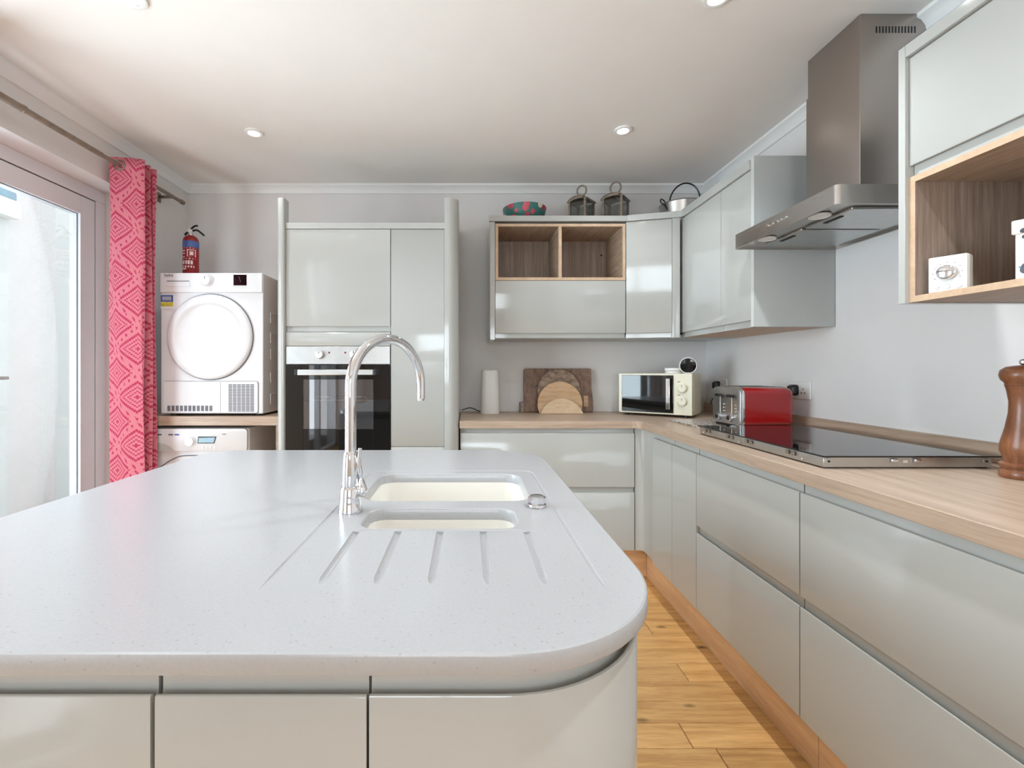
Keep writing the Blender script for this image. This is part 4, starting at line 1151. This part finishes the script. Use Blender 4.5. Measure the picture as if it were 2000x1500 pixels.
bm = B(); tube(bm, spline([(CXf - 0.0005, 1.79, 1.838), (CXf - 0.0005, 1.782, 1.843), (CXf - 0.0005, 1.772, 1.838), (CXf - 0.0005, 1.762, 1.844), (CXf - 0.0005, 1.75, 1.842)], 4), 0.0012, 6); mk('script_badge', bm, 'chrome', t)

# ------------------------------------------------------------------ hob (lying loose on the worktop)
t = root('induction_hob', (1.31, 1.735, ZW1), 'black glass hob with bare steel sides lying on the oak worktop', 'hob')
ha0, ha1, hb0, hb1 = 1.052, 1.549, 1.372, 2.100
mk('steel_tray', bx(ha0, ha1, hb0, hb1, ZW1 + 0.003, ZW1 + 0.0335, 0.0012, 1), 'steel_light', t)
mk('tray_base', bx(ha0 + 0.006, ha1 - 0.006, hb0 + 0.006, hb1 - 0.006, ZW1 + 0.0003, ZW1 + 0.0029), 'black', t)
mk('glass_top', bx(1.044, 1.574, 1.362, 2.112, ZW1 + 0.0337, ZW1 + 0.0385, 0.0012, 2), 'blackglass', t)
def clip(pts_fn):
    for s in (-1, 1):
        bm = B(); c0 = pts_fn(s * 0.014)
        if pts_fn(0)[3] == 'L':
            box(bm, c0[0] - 0.006, c0[0] - 0.0002, c0[1] - 0.007, c0[1] + 0.007, c0[2] - 0.006, c0[2] + 0.006, 0.0015, 1)
        else:
            box(bm, c0[0] - 0.007, c0[0] + 0.007, c0[1] - 0.006, c0[1] - 0.0002, c0[2] - 0.006, c0[2] + 0.006, 0.0015, 1)
        mk('spring_clip', bm, 'pewter', t)
for yy in (2.035, 1.86, 1.735, 1.51):
    clip(lambda s, yy=yy: (ha0, yy + s, ZW1 + 0.022, 'L'))
for xx in (1.258, 1.326):
    bm = bx(xx - 0.010, xx + 0.010, hb0 - 0.008, hb0 - 0.0002, ZW1 + 0.018, ZW1 + 0.030, 0.002, 1); mk('spring_clip', bm, 'chrome', t)
mk('rating_label', bx(1.286, 1.300, hb0 - 0.0008, hb0 - 0.0001, ZW1 + 0.017, ZW1 + 0.024), 'plastic_white', t)
for (xx) in (1.066, 1.532):
    br = mk('corner_bracket', bx(xx - 0.009, xx + 0.009, hb0 - 0.0018, hb0 - 0.0002, ZW1 + 0.012, ZW1 + 0.031, 0.0005, 1), 'steel_light', t)
    bm = B(); cyl(bm, (xx, hb0 - 0.0035, ZW1 + 0.021), 0.0032, 0.0016, 'Y', 10); mk('screw', bm, 'black', br)
for yy in (2.07, 1.80, 1.46):
    bm = B(); cyl(bm, (ha0 - 0.0016, yy, ZW1 + 0.012), 0.003, 0.0014, 'X', 10)
    mk('rivet', bm, 'plastic_white', t)

# ------------------------------------------------------------------ granite board, toaster, microwave
mk('granite_board', bx(1.146, 1.50, 2.195, 2.645, ZW1 + 0.0004, ZW1 + 0.010, 0.002, 1), 'granite', label='speckled granite board lying under the red toaster', cat='board')

TZ0 = ZW1 + 0.0102
ang = math.radians(3)
t = root('toaster', (1.425, 2.33, TZ0), 'red four-slot toaster with chrome control end in the corner', 'toaster', rz=ang)
tl, tw = 0.270, 0.235      # length in x, width in y
def tsec(x, ins=0.0, z0=0.014, z1=0.196):
    pr = rrect(-tw / 2, tw / 2, z0, z1, (0.02, 0.02, 0.034, 0.034), 6, ins); return [(x, p[0], p[1]) for p in pr]
xs0 = -tl / 2
bm = B(); loft(bm, [tsec(xs0 + 0.02), tsec(tl / 2 - 0.03), tsec(tl / 2 - 0.012, 0.004), tsec(tl / 2 - 0.003, 0.012)]); mk('red_body', bm, 'red', t, local=True, smooth=45)
bm = B(); loft(bm, [tsec(xs0, 0.008), tsec(xs0 + 0.003, 0.003), tsec(xs0 + 0.0195, 0.0)]); fp = mk('chrome_end', bm, 'steel_light', t, local=True, smooth=45)
bm = B(); loft(bm, [tsec(xs0 + 0.012, -0.0015), tsec(xs0 + 0.0198, -0.0015)], ); mk('chrome_band', bm, 'chrome', t, local=True, smooth=45)
bm = B(); box(bm, xs0 + 0.012, tl / 2 - 0.012, -tw / 2 + 0.012, tw / 2 - 0.012, 0.0, 0.0138, 0.004); mk('black_base', bm, 'black', t, local=True)
bm = B(); box(bm, xs0 + 0.022, tl / 2 - 0.03, -tw / 2 + 0.035, tw / 2 - 0.035, 0.1955, 0.1985, 0.001); tp = mk('slot_plate', bm, 'steel_light', t, local=True)
for yy in (-0.066, -0.026, 0.026, 0.066):
    bm = bx(xs0 + 0.03, tl / 2 - 0.038, yy - 0.013, yy + 0.013, 0.1986, 0.1992); mk('bread_slot', bm, 'black', tp, local=True)
for yy in (-0.05, 0.045):
    mk('lever_track', bx(xs0 - 0.0008, xs0 + 0.001, yy - 0.002, yy + 0.002, 0.058, 0.150), 'white', fp, local=True)
    bm = bx(xs0 - 0.022, xs0 - 0.001, yy - 0.016, yy + 0.016, 0.146, 0.160, 0.004); mk('lever', bm, 'black', fp, local=True)
    bm = B(); lathe(bm, [(0.018, 0), (0.0185, -0.006), (0.0165, -0.016), (0.012, -0.018), (0, -0.018)], (xs0 - 0.0008, yy, 0.045), 24, 'X'); kb = mk('browning_knob', bm, 'chrome', fp, local=True)
    bm = B(); lathe(bm, [(0.011, 0), (0.010, -0.003), (0, -0.003)], (xs0 - 0.0190, yy, 0.045), 20, 'X'); mk('knob_face', bm, 'black', kb, local=True)
    for zz in (0.076, 0.092, 0.108):
        bm = B(); lathe(bm, [(0.0062, 0), (0.0055, -0.003), (0, -0.0035)], (xs0 - 0.0008, yy - 0.028, zz), 12, 'X')
        mk('button', bm, 'chrome', fp, local=True)

# microwave
ang = -math.radians(37)
FRx, FRy = 1.336, 2.765
MW, MD, MH, MZ = 0.440, 0.262, 0.255, ZW1 + 0.014
t = root('microwave', (FRx, FRy, ZW1), 'cream microwave oven set diagonally in the worktop corner', 'microwave', rz=ang)
# local frame: x to the left is negative, front at y=0, depth +y
mk('case', bx(-MW, 0, 0.012, MD, 0.014, 0.014 + MH, 0.004), 'cream', t, local=True)
for fx in (-MW + 0.04, -0.04):
    for fy in (0.04, MD - 0.03): mk('foot', cyl(B(), (fx, fy, 0.0003), 0.014, 0.0137, 'Z', 14), 'black', t, local=True)
mk('front_frame', bx(-MW, 0, 0, 0.0118, 0.016, 0.014 + MH - 0.001, 0.003), 'cream', t, local=True)
md = mk('door_glass', bx(-MW + 0.022, -0.104, -0.006, -0.0003, 0.026, 0.014 + MH - 0.012, 0.002), 'blackglass', t, local=True)
bm = B(); tube(bm, [(-0.128, -0.007, 0.055), (-0.128, -0.030, 0.060), (-0.128, -0.032, 0.10), (-0.128, -0.032, 0.19), (-0.128, -0.030, 0.228), (-0.128, -0.007, 0.233)], 0.008, 10)
mk('door_handle', bx(-0.142, -0.118, -0.034, -0.022, 0.050, 0.238, 0.003), 'chrome', md, local=True)
for zz in (0.062, 0.226):
    bm = B(); box(bm, -0.137, -0.123, -0.0215, -0.0062, zz - 0.008, zz + 0.008)
    mk('handle_mount', bm, 'black', md, local=True)
for zz, nm in ((0.180, 'power_dial'), (0.100, 'timer_dial')):
    bm = B(); lathe(bm, [(0.031, 0), (0.031, -0.003), (0.026, -0.004), (0.0255, -0.016), (0.022, -0.019), (0, -0.0195)], (-0.054, -0.0003, zz), 32, 'Y'); dl = mk(nm, bm, 'cream', t, local=True)
    bm = bx(-0.0555, -0.0525, -0.0208, -0.0198, zz + 0.006, zz + 0.020); mk('dial_mark', bm, 'lettering', dl, local=True)
    mk('print', bx(-0.082, -0.066, -0.0008, -0.0001, zz + 0.036, zz + 0.040), 'lettering', t, local=True)
bm = B(); box(bm, 0.0002, 0.0022, 0.05, 0.053, 0.04, 0.245); box(bm, 0.0002, 0.0022, 0.053, MD - 0.03, 0.242, 0.245); mk('side_pressing', bm, 'cream', t, local=True)

# things on the microwave
RM = Matrix.Translation((FRx, FRy, 0)) @ Matrix.Rotation(ang, 4, 'Z')
def on_mw(lx, ly): v = RM @ Vector((lx, ly, 0)); return v.x, v.y
zt = ZW1 + 0.014 + MH
px, py = on_mw(-0.118, 0.055)
t = root('camera_puck', (px, py, zt), 'flat round white puck beside the round camera on the microwave', 'puck')
bm = B(); lathe(bm, [(0.045, 0.0004), (0.047, 0.003), (0.047, 0.012), (0.044, 0.0145)], (0, 0, 0), 32); mk('puck_base', bm, 'plastic_white', t, local=True)
bm = B(); lathe(bm, [(0.046, 0.0150), (0.051, 0.0175), (0.051, 0.030), (0.048, 0.033), (0, 0.034)], (0, 0, 0), 32); mk('puck_top', bm, 'plastic_white', t, local=True)
px, py = on_mw(-0.030, 0.040)
t = root('round_camera', (px, py, zt), 'round white camera with a black face on top of the microwave', 'camera', rz=math.radians(-26))
bm = B(); lathe(bm, [(0.0, 0.030), (0.026, 0.027), (0.042, 0.014), (0.049, -0.004), (0.0500, -0.018), (0.0478, -0.0215), (0.0445, -0.0205)], (0, 0, 0), 40, 'Y', close=False)
bm.transform(Matrix.Translation((0, 0.0, 0.0505)) @ Matrix.Rotation(math.radians(8), 4, 'X')); mk('shell', bm, 'plastic_white', t, local=True, smooth=50)
bm = B(); lathe(bm, [(0.0440, -0.012), (0.0440, -0.0195), (0.040, -0.0210), (0.0, -0.0215)], (0, 0, 0), 40, 'Y', close=False)
bm.transform(Matrix.Translation((0, 0.0, 0.0505)) @ Matrix.Rotation(math.radians(8), 4, 'X')); mk('black_face', bm, 'lens', t, local=True)
bm = B(); lathe(bm, [(0.024, 0.0003), (0.022, 0.004), (0.014, 0.008)], (0, 0.004, 0), 24); mk('stand_foot', bm, 'plastic_white', t, local=True)

# ------------------------------------------------------------------ sockets and plugs on the right wall
def socket(yc, zc, label, plug_y, plabel, cable):
    t = root('wall_socket', (XR, yc, zc - 0.045), label, 'socket')
    mk('plate', bx(XR - 0.010, XR - 0.0003, yc - 0.074, yc + 0.074, zc - 0.044, zc + 0.044, 0.003), 'plastic_white', t)
    for s in (-1, 1):
        bm = B(); box(bm, XR - 0.013, XR - 0.0102, yc + s * 0.018 - 0.006, yc + s * 0.018 + 0.006, zc + 0.012, zc + 0.028, 0.001, 1)
        mk('switch', bm, 'plastic_white', t)
    bm = B(); oy = yc * 2 - plug_y
    for (a_, b__) in ((0, 0.012), (-0.011, -0.008), (0.011, -0.008)): box(bm, XR - 0.0108, XR - 0.0101, oy + a_ - 0.003, oy + a_ + 0.003, zc + b__ - 0.003 - 0.006, zc + b__ + 0.003 - 0.006)
    mk('pin_hole', bm, 'dark', t)
    p = root('plug', (XR - 0.0102, plug_y, zc - 0.02), plabel, 'plug')
    bm = B(); pr = rrect(plug_y - 0.024, plug_y + 0.024, zc - 0.028, zc + 0.026, 0.014, 6)
    loft(bm, [[(XR - 0.0103, q[0], q[1]) for q in pr], [(XR - 0.030, q[0], q[1]) for q in pr], [(XR - 0.042, q[0], q[1]) for q in rrect(plug_y - 0.024, plug_y + 0.024, zc - 0.028, zc + 0.026, 0.014, 6, 0.008)]])
    mk('plug_body', bm, 'black', p, smooth=50)
    bm = B(); tube(bm, spline(cable, 8), 0.0038, 8); mk('cable', bm, 'black', p)
x_ = XR - 0.028
socket(2.325, 1.105, 'white double wall socket behind the red toaster', 2.352, 'black plug with a cable hanging behind the red toaster',
       [(x_, 2.352, 1.078), (x_, 2.352, 1.05), (x_ - 0.004, 2.353, 0.99), (x_ - 0.012, 2.356, 0.945), (x_ - 0.035, 2.36, 0.925), (x_ - 0.07, 2.36, 0.931)])
socket(3.055, 1.105, 'white double wall socket in the corner beside the microwave', 3.078, 'black plug in the corner socket beside the microwave',
       [(x_, 3.078, 1.078), (x_ - 0.005, 3.08, 1.04), (x_ - 0.03, 3.07, 1.00), (x_ - 0.055, 3.03, 0.985)])

# ------------------------------------------------------------------ back counter
t = root('wifi_router', (0.147, 3.085, ZW1), 'tall white rounded speaker-like router beside the tall unit', 'router')
bm = B()
def rsec(z, w, d, r): return [(p[0], p[1], z) for p in rrect(-w / 2, w / 2, -d / 2, d / 2, r, 8)]
loft(bm, [rsec(0.0005, 0.122, 0.080, 0.039), rsec(0.004, 0.126, 0.084, 0.041), rsec(0.15, 0.121, 0.080, 0.039), rsec(0.275, 0.115, 0.075, 0.036), rsec(0.286, 0.112, 0.072, 0.035), rsec(0.288, 0.106, 0.066, 0.032)])
mk('shell', bm, 'plastic_white', t, local=True, smooth=50)
bm = B(); loft(bm, [rsec(0.2881, 0.098, 0.058, 0.028), rsec(0.2895, 0.096, 0.056, 0.027)]); mk('top_cap', bm, 'white', t, local=True)
bm = B(); tube(bm, spline([(0.03, 0.04, 0.012), (-0.06, 0.09, 0.006), (-0.13, 0.10, 0.03), (-0.19, 0.12, 0.012)], 6), 0.0028, 8); mk('cable', bm, 'dark', t, local=True)

def lean_disc(name, cx, r, y0, tilt, th, mat, label, cat='chopping board', group=None):
    """round board standing on its edge at y0, leaning back by tilt"""
    t = root(name, (cx, y0, ZW1), label, cat, group)
    bm = B(); lathe(bm, [(r - 0.004, 0), (r, 0.004), (r, th - 0.004), (r - 0.004, th)], (0, 0, r), 48, 'Y')
    bm.transform(Matrix.Translation((0, 0, 0.0005)) @ Matrix.Rotation(-tilt, 4, 'X'))
    zmin = min(v.co.z for v in bm.verts); bm.transform(Matrix.Translation((0, 0, -zmin + 0.0004)))
    mk('board', bm, mat, t, local=True, smooth=40)
    return t
t = root('chopping_board', (0.622, 3.185, ZW1), 'large dark rectangular wooden chopping board leaning on the back wall', 'chopping board')
bm = B(); pr = [(-0.236, 0.001), (0.236, 0.001), (0.240, 0.03), (0.238, 0.09), (0.231, 0.16), (0.232, 0.22), (0.230, 0.294), (0.222, 0.300), (-0.226, 0.300), (-0.234, 0.292), (-0.236, 0.15)]
prism(bm, pr, FXZ, 0, 0.028); bm.transform(Matrix.Rotation(-math.radians(6), 4, 'X'))
zmin = min(v.co.z for v in bm.verts); bm.transform(Matrix.Translation((0, 0, -zmin + 0.0004)))
mk('board', bm, 'board_dark', t, local=True)
bm = B(); box(bm, 0.175, 0.204, -0.0022, -0.0003, 0.035, 0.110); bm.transform(Matrix.Rotation(-math.radians(6), 4, 'X')); bm.transform(Matrix.Translation((0, 0, 0.003)))
mk('pale_inlay', bm, 'board_light', t, local=True)
lean_disc('round_chopping_board', 0.622, 0.148, 3.150, math.radians(6), 0.020, 'board_mid', 'grey-brown mottled round board between the rectangular and the pale boards')
lean_disc('round_chopping_board', 0.613, 0.152, 3.110, math.radians(6), 0.018, 'board_light', 'pale round wooden board leaning in front of the grey-brown round board') if False else None
def half_board(cx, r, zc, y0, mat, label):
    """round board whose lower part is cut flat so it stands"""
    t = root('round_chopping_board', (cx, y0, ZW1), label, 'chopping board')
    bm = B(); pts = []
    a0 = -math.asin(min(1, zc / r))
    for k in range(41):
        a = a0 + (PI - 2 * a0) * k / 40
        pts.append((r * math.cos(a), zc + r * math.sin(a)))
    prism(bm, pts, FXZ, 0, 0.018); bm.transform(Matrix.Rotation(-math.radians(5), 4, 'X'))
    zmin = min(v.co.z for v in bm.verts); bm.transform(Matrix.Translation((0, 0, -zmin + 0.0004)))
    mk('board', bm, mat, t, local=True, smooth=40)
half_board(0.617, 0.150, 0.060, 3.105, 'board_light', 'pale round wooden board leaning in front of the grey-brown round board')
half_board(0.620, 0.150, -0.052, 3.062, 'board_pale', 'smallest pale board at the very front of the leaning boards')
mk('slim_tin', bx(0.358, 0.384, 3.17, 3.235, ZW1 + 0.0004, ZW1 + 0.068, 0.003), 'pewter', label='slim dark grey box beside the rectangular chopping board', cat='box')

# ------------------------------------------------------------------ on top of the wall units
ZT = ZU1 + 0.0102
t = root('melon_bowl', (0.372, 3.06, ZT), 'green bowl with a pink watermelon print on top of the wall units', 'bowl')
bm = B(); lathe(bm, [(0.07, 0.0004), (0.085, 0.004), (0.117, 0.04), (0.134, 0.085), (0.143, 0.122), (0.1435, 0.128), (0.139, 0.128), (0.128, 0.085), (0.10, 0.035), (0.06, 0.012), (0, 0.010)], (0, 0, 0), 48)
mk('bowl_shell', bm, 'melon', t, local=True, smooth=50)

def lantern(x, y, s, rz, label):
    t = root('lantern', (x, y, ZT), label, 'lantern', rz=rz)
    w, h, p = 0.065 * s, 0.176 * s, 0.014 * s
    bm = B(); box(bm, -w - 0.006, w + 0.006, -w - 0.006, w + 0.006, 0.0004, 0.012 * s, 0.002); mk('base', bm, 'pewter', t, local=True)
    for sx in (-1, 1):
        for sy in (-1, 1):
            bm = B(); box(bm, min(sx * w, sx * (w - p)), max(sx * w, sx * (w - p)), min(sy * w, sy * (w - p)), max(sy * w, sy * (w - p)), 0.0122 * s, h, 0.001, 1); mk('corner_post', bm, 'pewter', t, local=True)
    # barrel roof with arched ends
    bm = B(); pts = [(-w - 0.004, h + 0.0002)]
    n = 14
    for k in range(n + 1):
        a = PI - PI * k / n
        pts.append(((w + 0.004) * math.cos(a), h + 0.001 + 0.030 * s * math.sin(a)))
    pts.append((w + 0.004, h + 0.0002))
    inner = [((w - 0.012) * math.cos(PI - PI * k / n), h + 0.001 + 0.015 * s * math.sin(PI - PI * k / n)) for k in range(n + 1)]
    ring = pts[1:-1]
    # arched front and back frames
    for y0, y1 in ((-w, -w + 0.01), (w - 0.01, w)):
        for k in range(n):
            q = [ring[k], ring[k + 1], inner[k + 1], inner[k]]
            prism(bm, q, FXZ, y0, y1)
    mk('arch', bm, 'pewter', t, local=True)
    bm = B()
    sh = 0.003
    outer = [((w + 0.008) * math.cos(PI - PI * k / n), h + 0.002 + 0.034 * s * math.sin(PI - PI * k / n)) for k in range(n + 1)]
    for k in range(n):
        prism(bm, [ring[k], ring[k + 1], outer[k + 1], outer[k]], FXZ, -w - 0.004, w + 0.004)
    rf = mk('curved_roof', bm, 'pewter', t, local=True)
    zt = h + 0.036 * s
    bm = B(); lathe(bm, [(0.014 * s, 0.0), (0.016 * s, 0.006), (0.009 * s, 0.012), (0.009 * s, 0.022)], (0, 0, zt), 14); mk('finial', bm, 'pewter', rf, local=True)
    bm = B(); R_ = 0.034 * s; cz_ = zt + 0.016 + R_
    tube(bm, [(R_ * math.sin(2 * PI * k / 24 + 0.28) , 0.004 * math.cos(2 * PI * k / 24), cz_ - R_ * math.cos(2 * PI * k / 24 + 0.28)) for k in range(23)], 0.0055 * s, 8)
    mk('ring_handle', bm, 'pewter', rf, local=True)
    for (a, b, c, d) in ((-w + p, w - p, -w + 0.004, -w + 0.006), (-w + p, w - p, w - 0.006, w - 0.004)):
        mk('glass_pane', bx(a, b, c, d, 0.013 * s, h - 0.001), 'lantglass', t, local=True)
    for (a, b, c, d) in ((-w + 0.004, -w + 0.006, -w + p, w - p), (w - 0.006, w - 0.004, -w + p, w - p)):
        mk('glass_pane', bx(a, b, c, d, 0.013 * s, h - 0.001), 'lantglass', t, local=True)
lantern(0.752, 3.07, 0.97, math.radians(-42), 'pewter lantern with ring handle next to the watermelon bowl')
lantern(0.975, 3.065, 1.04, math.radians(-37), 'slightly taller pewter lantern next to the aluminium pan')

t = root('preserving_pan', (1.385, 3.02, ZT), 'aluminium pan with a black bail handle on the corner wall unit', 'pan')
bm = B(); lathe(bm, [(0.100, 0.0004), (0.112, 0.006), (0.128, 0.125), (0.130, 0.137), (0.134, 0.140), (0.132, 0.144), (0.126, 0.140), (0.122, 0.115), (0.106, 0.012), (0, 0.009)], (0, 0, 0), 44)
mk('pan_body', bm, 'alu', t, local=True, smooth=40)
bm = B(); arc = []
for k in range(21):
    a = PI * k / 20
    arc.append((-0.002 - 0.088 * math.cos(a), -0.06 + 0.02 * math.cos(a), 0.136 + 0.118 * math.sin(a) + 0.012 * (1 - math.cos(a)) / 2))
tube(bm, arc, 0.0048, 8); mk('bail_handle', bm, 'black', t, local=True)
bm = B(); tube(bm, spline([(-0.112, -0.055, 0.095), (-0.128, -0.062, 0.115), (-0.155, -0.060, 0.140), (-0.148, -0.05, 0.162), (-0.126, -0.045, 0.152), (-0.112, -0.048, 0.115)], 6), 0.004, 8); mk('side_loop', bm, 'black', t, local=True)
bm = B(); lathe(bm, [(0.014, -0.008), (0.014, 0.008)], (0.090, -0.082, 0.150), 16, 'Y'); mk('hinge', bm, 'black', t, local=True)

# ------------------------------------------------------------------ near shelf and worktop things
zs = ZU0 + T
dv = Vector((0.5, -0.866, 0)); rz = math.atan2(dv.y, dv.x)
t = root('kitchen_radio', (1.312, 1.325, zs), 'small white square radio with a big round dial on the open oak shelf', 'radio', rz=rz)
# local x along the face, local +y into the unit (away from camera)
rw, rh, rd = 0.082, 0.104, 0.045
mk('case', bx(0, rw, 0.006, rd, 0.0005, rh, 0.008, 3), 'plastic_white', t, local=True)
fpl = mk('front_plate', bx(0.002, rw - 0.002, 0.0, 0.0058, 0.0025, rh - 0.002, 0.0028, 3), 'white', t, local=True)
bm = B(); lathe(bm, [(0.020, 0), (0.0205, -0.003), (0.019, -0.016), (0.016, -0.018), (0, -0.0182)], (rw / 2, -0.0003, 0.055), 32, 'Y'); mk('tuning_dial', bm, 'chrome', fpl, local=True)
for k in range(3):
    bm = B(); lathe(bm, [(0.0062, 0), (0.0062, -0.003), (0.0045, -0.0035), (0, -0.003)], (0.018 + k * 0.023, -0.0003, 0.016), 18, 'Y'); mk('button', bm, 'appliance', fpl, local=True)
bm = B()
for k in range(9):
    a = math.radians(-30 + k * 30); box(bm, rw / 2 + 0.029 * math.cos(a) - 0.001, rw / 2 + 0.029 * math.cos(a) + 0.001, -0.0006, -0.0001, 0.055 + 0.029 * math.sin(a) - 0.001, 0.055 + 0.029 * math.sin(a) + 0.001)
mk('dial_scale', bm, 'lettering', fpl, local=True)

t = root('spotted_box', (1.325, 1.125, zs), 'white lidded card box with coloured spots at the right edge of the open shelf', 'box', rz=math.radians(-68))
mk('box_body', bx(0, 0.13, 0.004, 0.13, 0.0005, 0.120, 0.002), 'dots', t, local=True)
mk('box_lid', bx(-0.005, 0.135, -0.002, 0.136, 0.112, 0.146, 0.003), 'dots', t, local=True)

t = root('pepper_mill', (1.494, 1.245, ZW1), 'tall reddish wooden pepper mill on the oak worktop at the right edge', 'pepper mill')
bm = B(); lathe(bm, [(0.046, 0.0004), (0.0475, 0.003), (0.0475, 0.020), (0.043, 0.024), (0.043, 0.026), (0.0475, 0.030), (0.0475, 0.038), (0.040, 0.042), (0.041, 0.055), (0.0465, 0.072), (0.0455, 0.092), (0.036, 0.135), (0.030, 0.175), (0.029, 0.205), (0.034, 0.240), (0.037, 0.250)], (0, 0, 0), 40)
mk('body', bm, 'mill', t, local=True, smooth=50)
bm = B(); lathe(bm, [(0.0365, 0.2505), (0.037, 0.256), (0.044, 0.264), (0.0475, 0.277), (0.0450, 0.290), (0.034, 0.300), (0.012, 0.304), (0, 0.3045)], (0, 0, 0), 40)
mk('head', bm, 'mill', t, local=True, smooth=50)
bm = B(); lathe(bm, [(0.006, 0.3046), (0.010, 0.309), (0.010, 0.316), (0.006, 0.320), (0, 0.3205)], (0, 0, 0), 18); mk('top_knob', bm, 'chrome', t, local=True)

# ------------------------------------------------------------------ curtains and pole
RX, RZ = -1.870, 2.303
t = root('curtain_pole', (RX, 2.0, RZ - 0.02), 'dark metal curtain pole above the patio door', 'curtain pole')
def rod(y0, y1, r, nm='pole_section'):
    bm = B(); cyl(bm, (RX, y0, RZ), r, y1 - y0, 'Y', 18); return mk(nm, bm, 'pewter', t)
rod(-0.7, 1.955, 0.0150); rod(1.9553, 2.365, 0.0130); rod(2.3653, 3.02, 0.0112)
bm = B(); cyl(bm, (RX, 1.945, RZ), 0.0165, 0.014, 'Y', 18, 0.002); mk('pole_collar', bm, 'pewter', t)
bm = B(); cyl(bm, (RX, 3.0203, RZ), 0.0145, 0.03, 'Y', 18, 0.002); mk('end_cap', bm, 'pewter', t)
bm = B(); box(bm, XL + 0.0003, XL + 0.006, 2.925, 2.955, RZ - 0.035, RZ + 0.025, 0.001, 1); box(bm, XL + 0.006, RX - 0.0118, 2.932, 2.948, RZ - 0.008, RZ + 0.006); mk('bracket', bm, 'pewter', t)

def curtain(path_pts, z_top, label, eyelets):
    """cloth hung in deep pleats; path in plan (x, y)"""
    t = root('curtain', (RX, path_pts[0][1], 0.015), label, 'curtain')
    pl = spline([(p[0], p[1], 0) for p in path_pts], 10)
    us = [0.0]
    for a, b in zip(pl, pl[1:]): us.append(us[-1] + (b - a).length)
    NZ = 36
    bm = B(); uvl = bm.loops.layers.uv.new('UVMap')
    yc = sum(p.y for p in pl) / len(pl)
    grid = []
    for j in range(NZ + 1):
        z = 0.012 + (z_top - 0.012) * j / NZ
        row = []
        for i, p in enumerate(pl):
            k = 1 - z / z_top
            w = 0.006 * math.sin(3.1 * z + i * 0.35)
            row.append(bm.verts.new((p.x + w + k * 0.012 * math.sin(i * 0.2), yc + (p.y - yc) * (1 - 0.06 * k) + 0.4 * w - 0.01 * k, z)))
        grid.append(row)
    for j in range(NZ):
        for i in range(len(pl) - 1):
            f = bm.faces.new((grid[j][i], grid[j][i + 1], grid[j + 1][i + 1], grid[j + 1][i]))
            uvs = ((us[i], j), (us[i + 1], j), (us[i + 1], j + 1), (us[i], j + 1))
            for lp, (u, v) in zip(f.loops, uvs):
                lp[uvl].uv = (u + 0.035, (z_top * v / NZ))
    o = mk('cloth', bm, 'fabric', t, recalc=False, smooth=80)
    sol = o.modifiers.new('thickness', 'SOLIDIFY'); sol.thickness = 0.003
    for (ex_, ey_, ea) in eyelets:
        bm = B()
        pts = [(0.026 * math.cos(2 * PI * k / 24), 0, 0.026 * math.sin(2 * PI * k / 24)) for k in range(25)]
        tube(bm, pts, 0.005, 8, caps=False)
        bm.transform(Matrix.Translation((ex_, ey_, RZ)) @ Matrix.Rotation(ea, 4, 'Z')); mk('eyelet', bm, 'pewter', t)
    return t
pp = [(-1.938, 2.515), (-1.915, 2.488), (-1.850, 2.490), (-1.778, 2.508), (-1.764, 2.524), (-1.795, 2.540), (-1.90, 2.550), (-1.932, 2.562), (-1.90, 2.574), (-1.80, 2.580), (-1.770, 2.592), (-1.80, 2.604), (-1.90, 2.610), (-1.932, 2.620), (-1.90, 2.630), (-1.80, 2.634), (-1.776, 2.643)]
curtain(pp, 2.347, 'pink patterned curtain hanging beside the dryer', [(RX, 2.4885, math.radians(8)), (RX, 2.548, math.radians(-6)), (RX, 2.577, math.radians(4)), (RX, 2.608, math.radians(-4)), (RX, 2.633, math.radians(3))])
pp2 = [(x, y - 0.90) for (x, y) in pp]
curtain(pp2, 2.347, 'second pink patterned curtain just outside the left edge of the picture', [(RX, 1.5885, math.radians(8)), (RX, 1.648, math.radians(-6)), (RX, 1.677, math.radians(4)), (RX, 1.733, math.radians(3))])
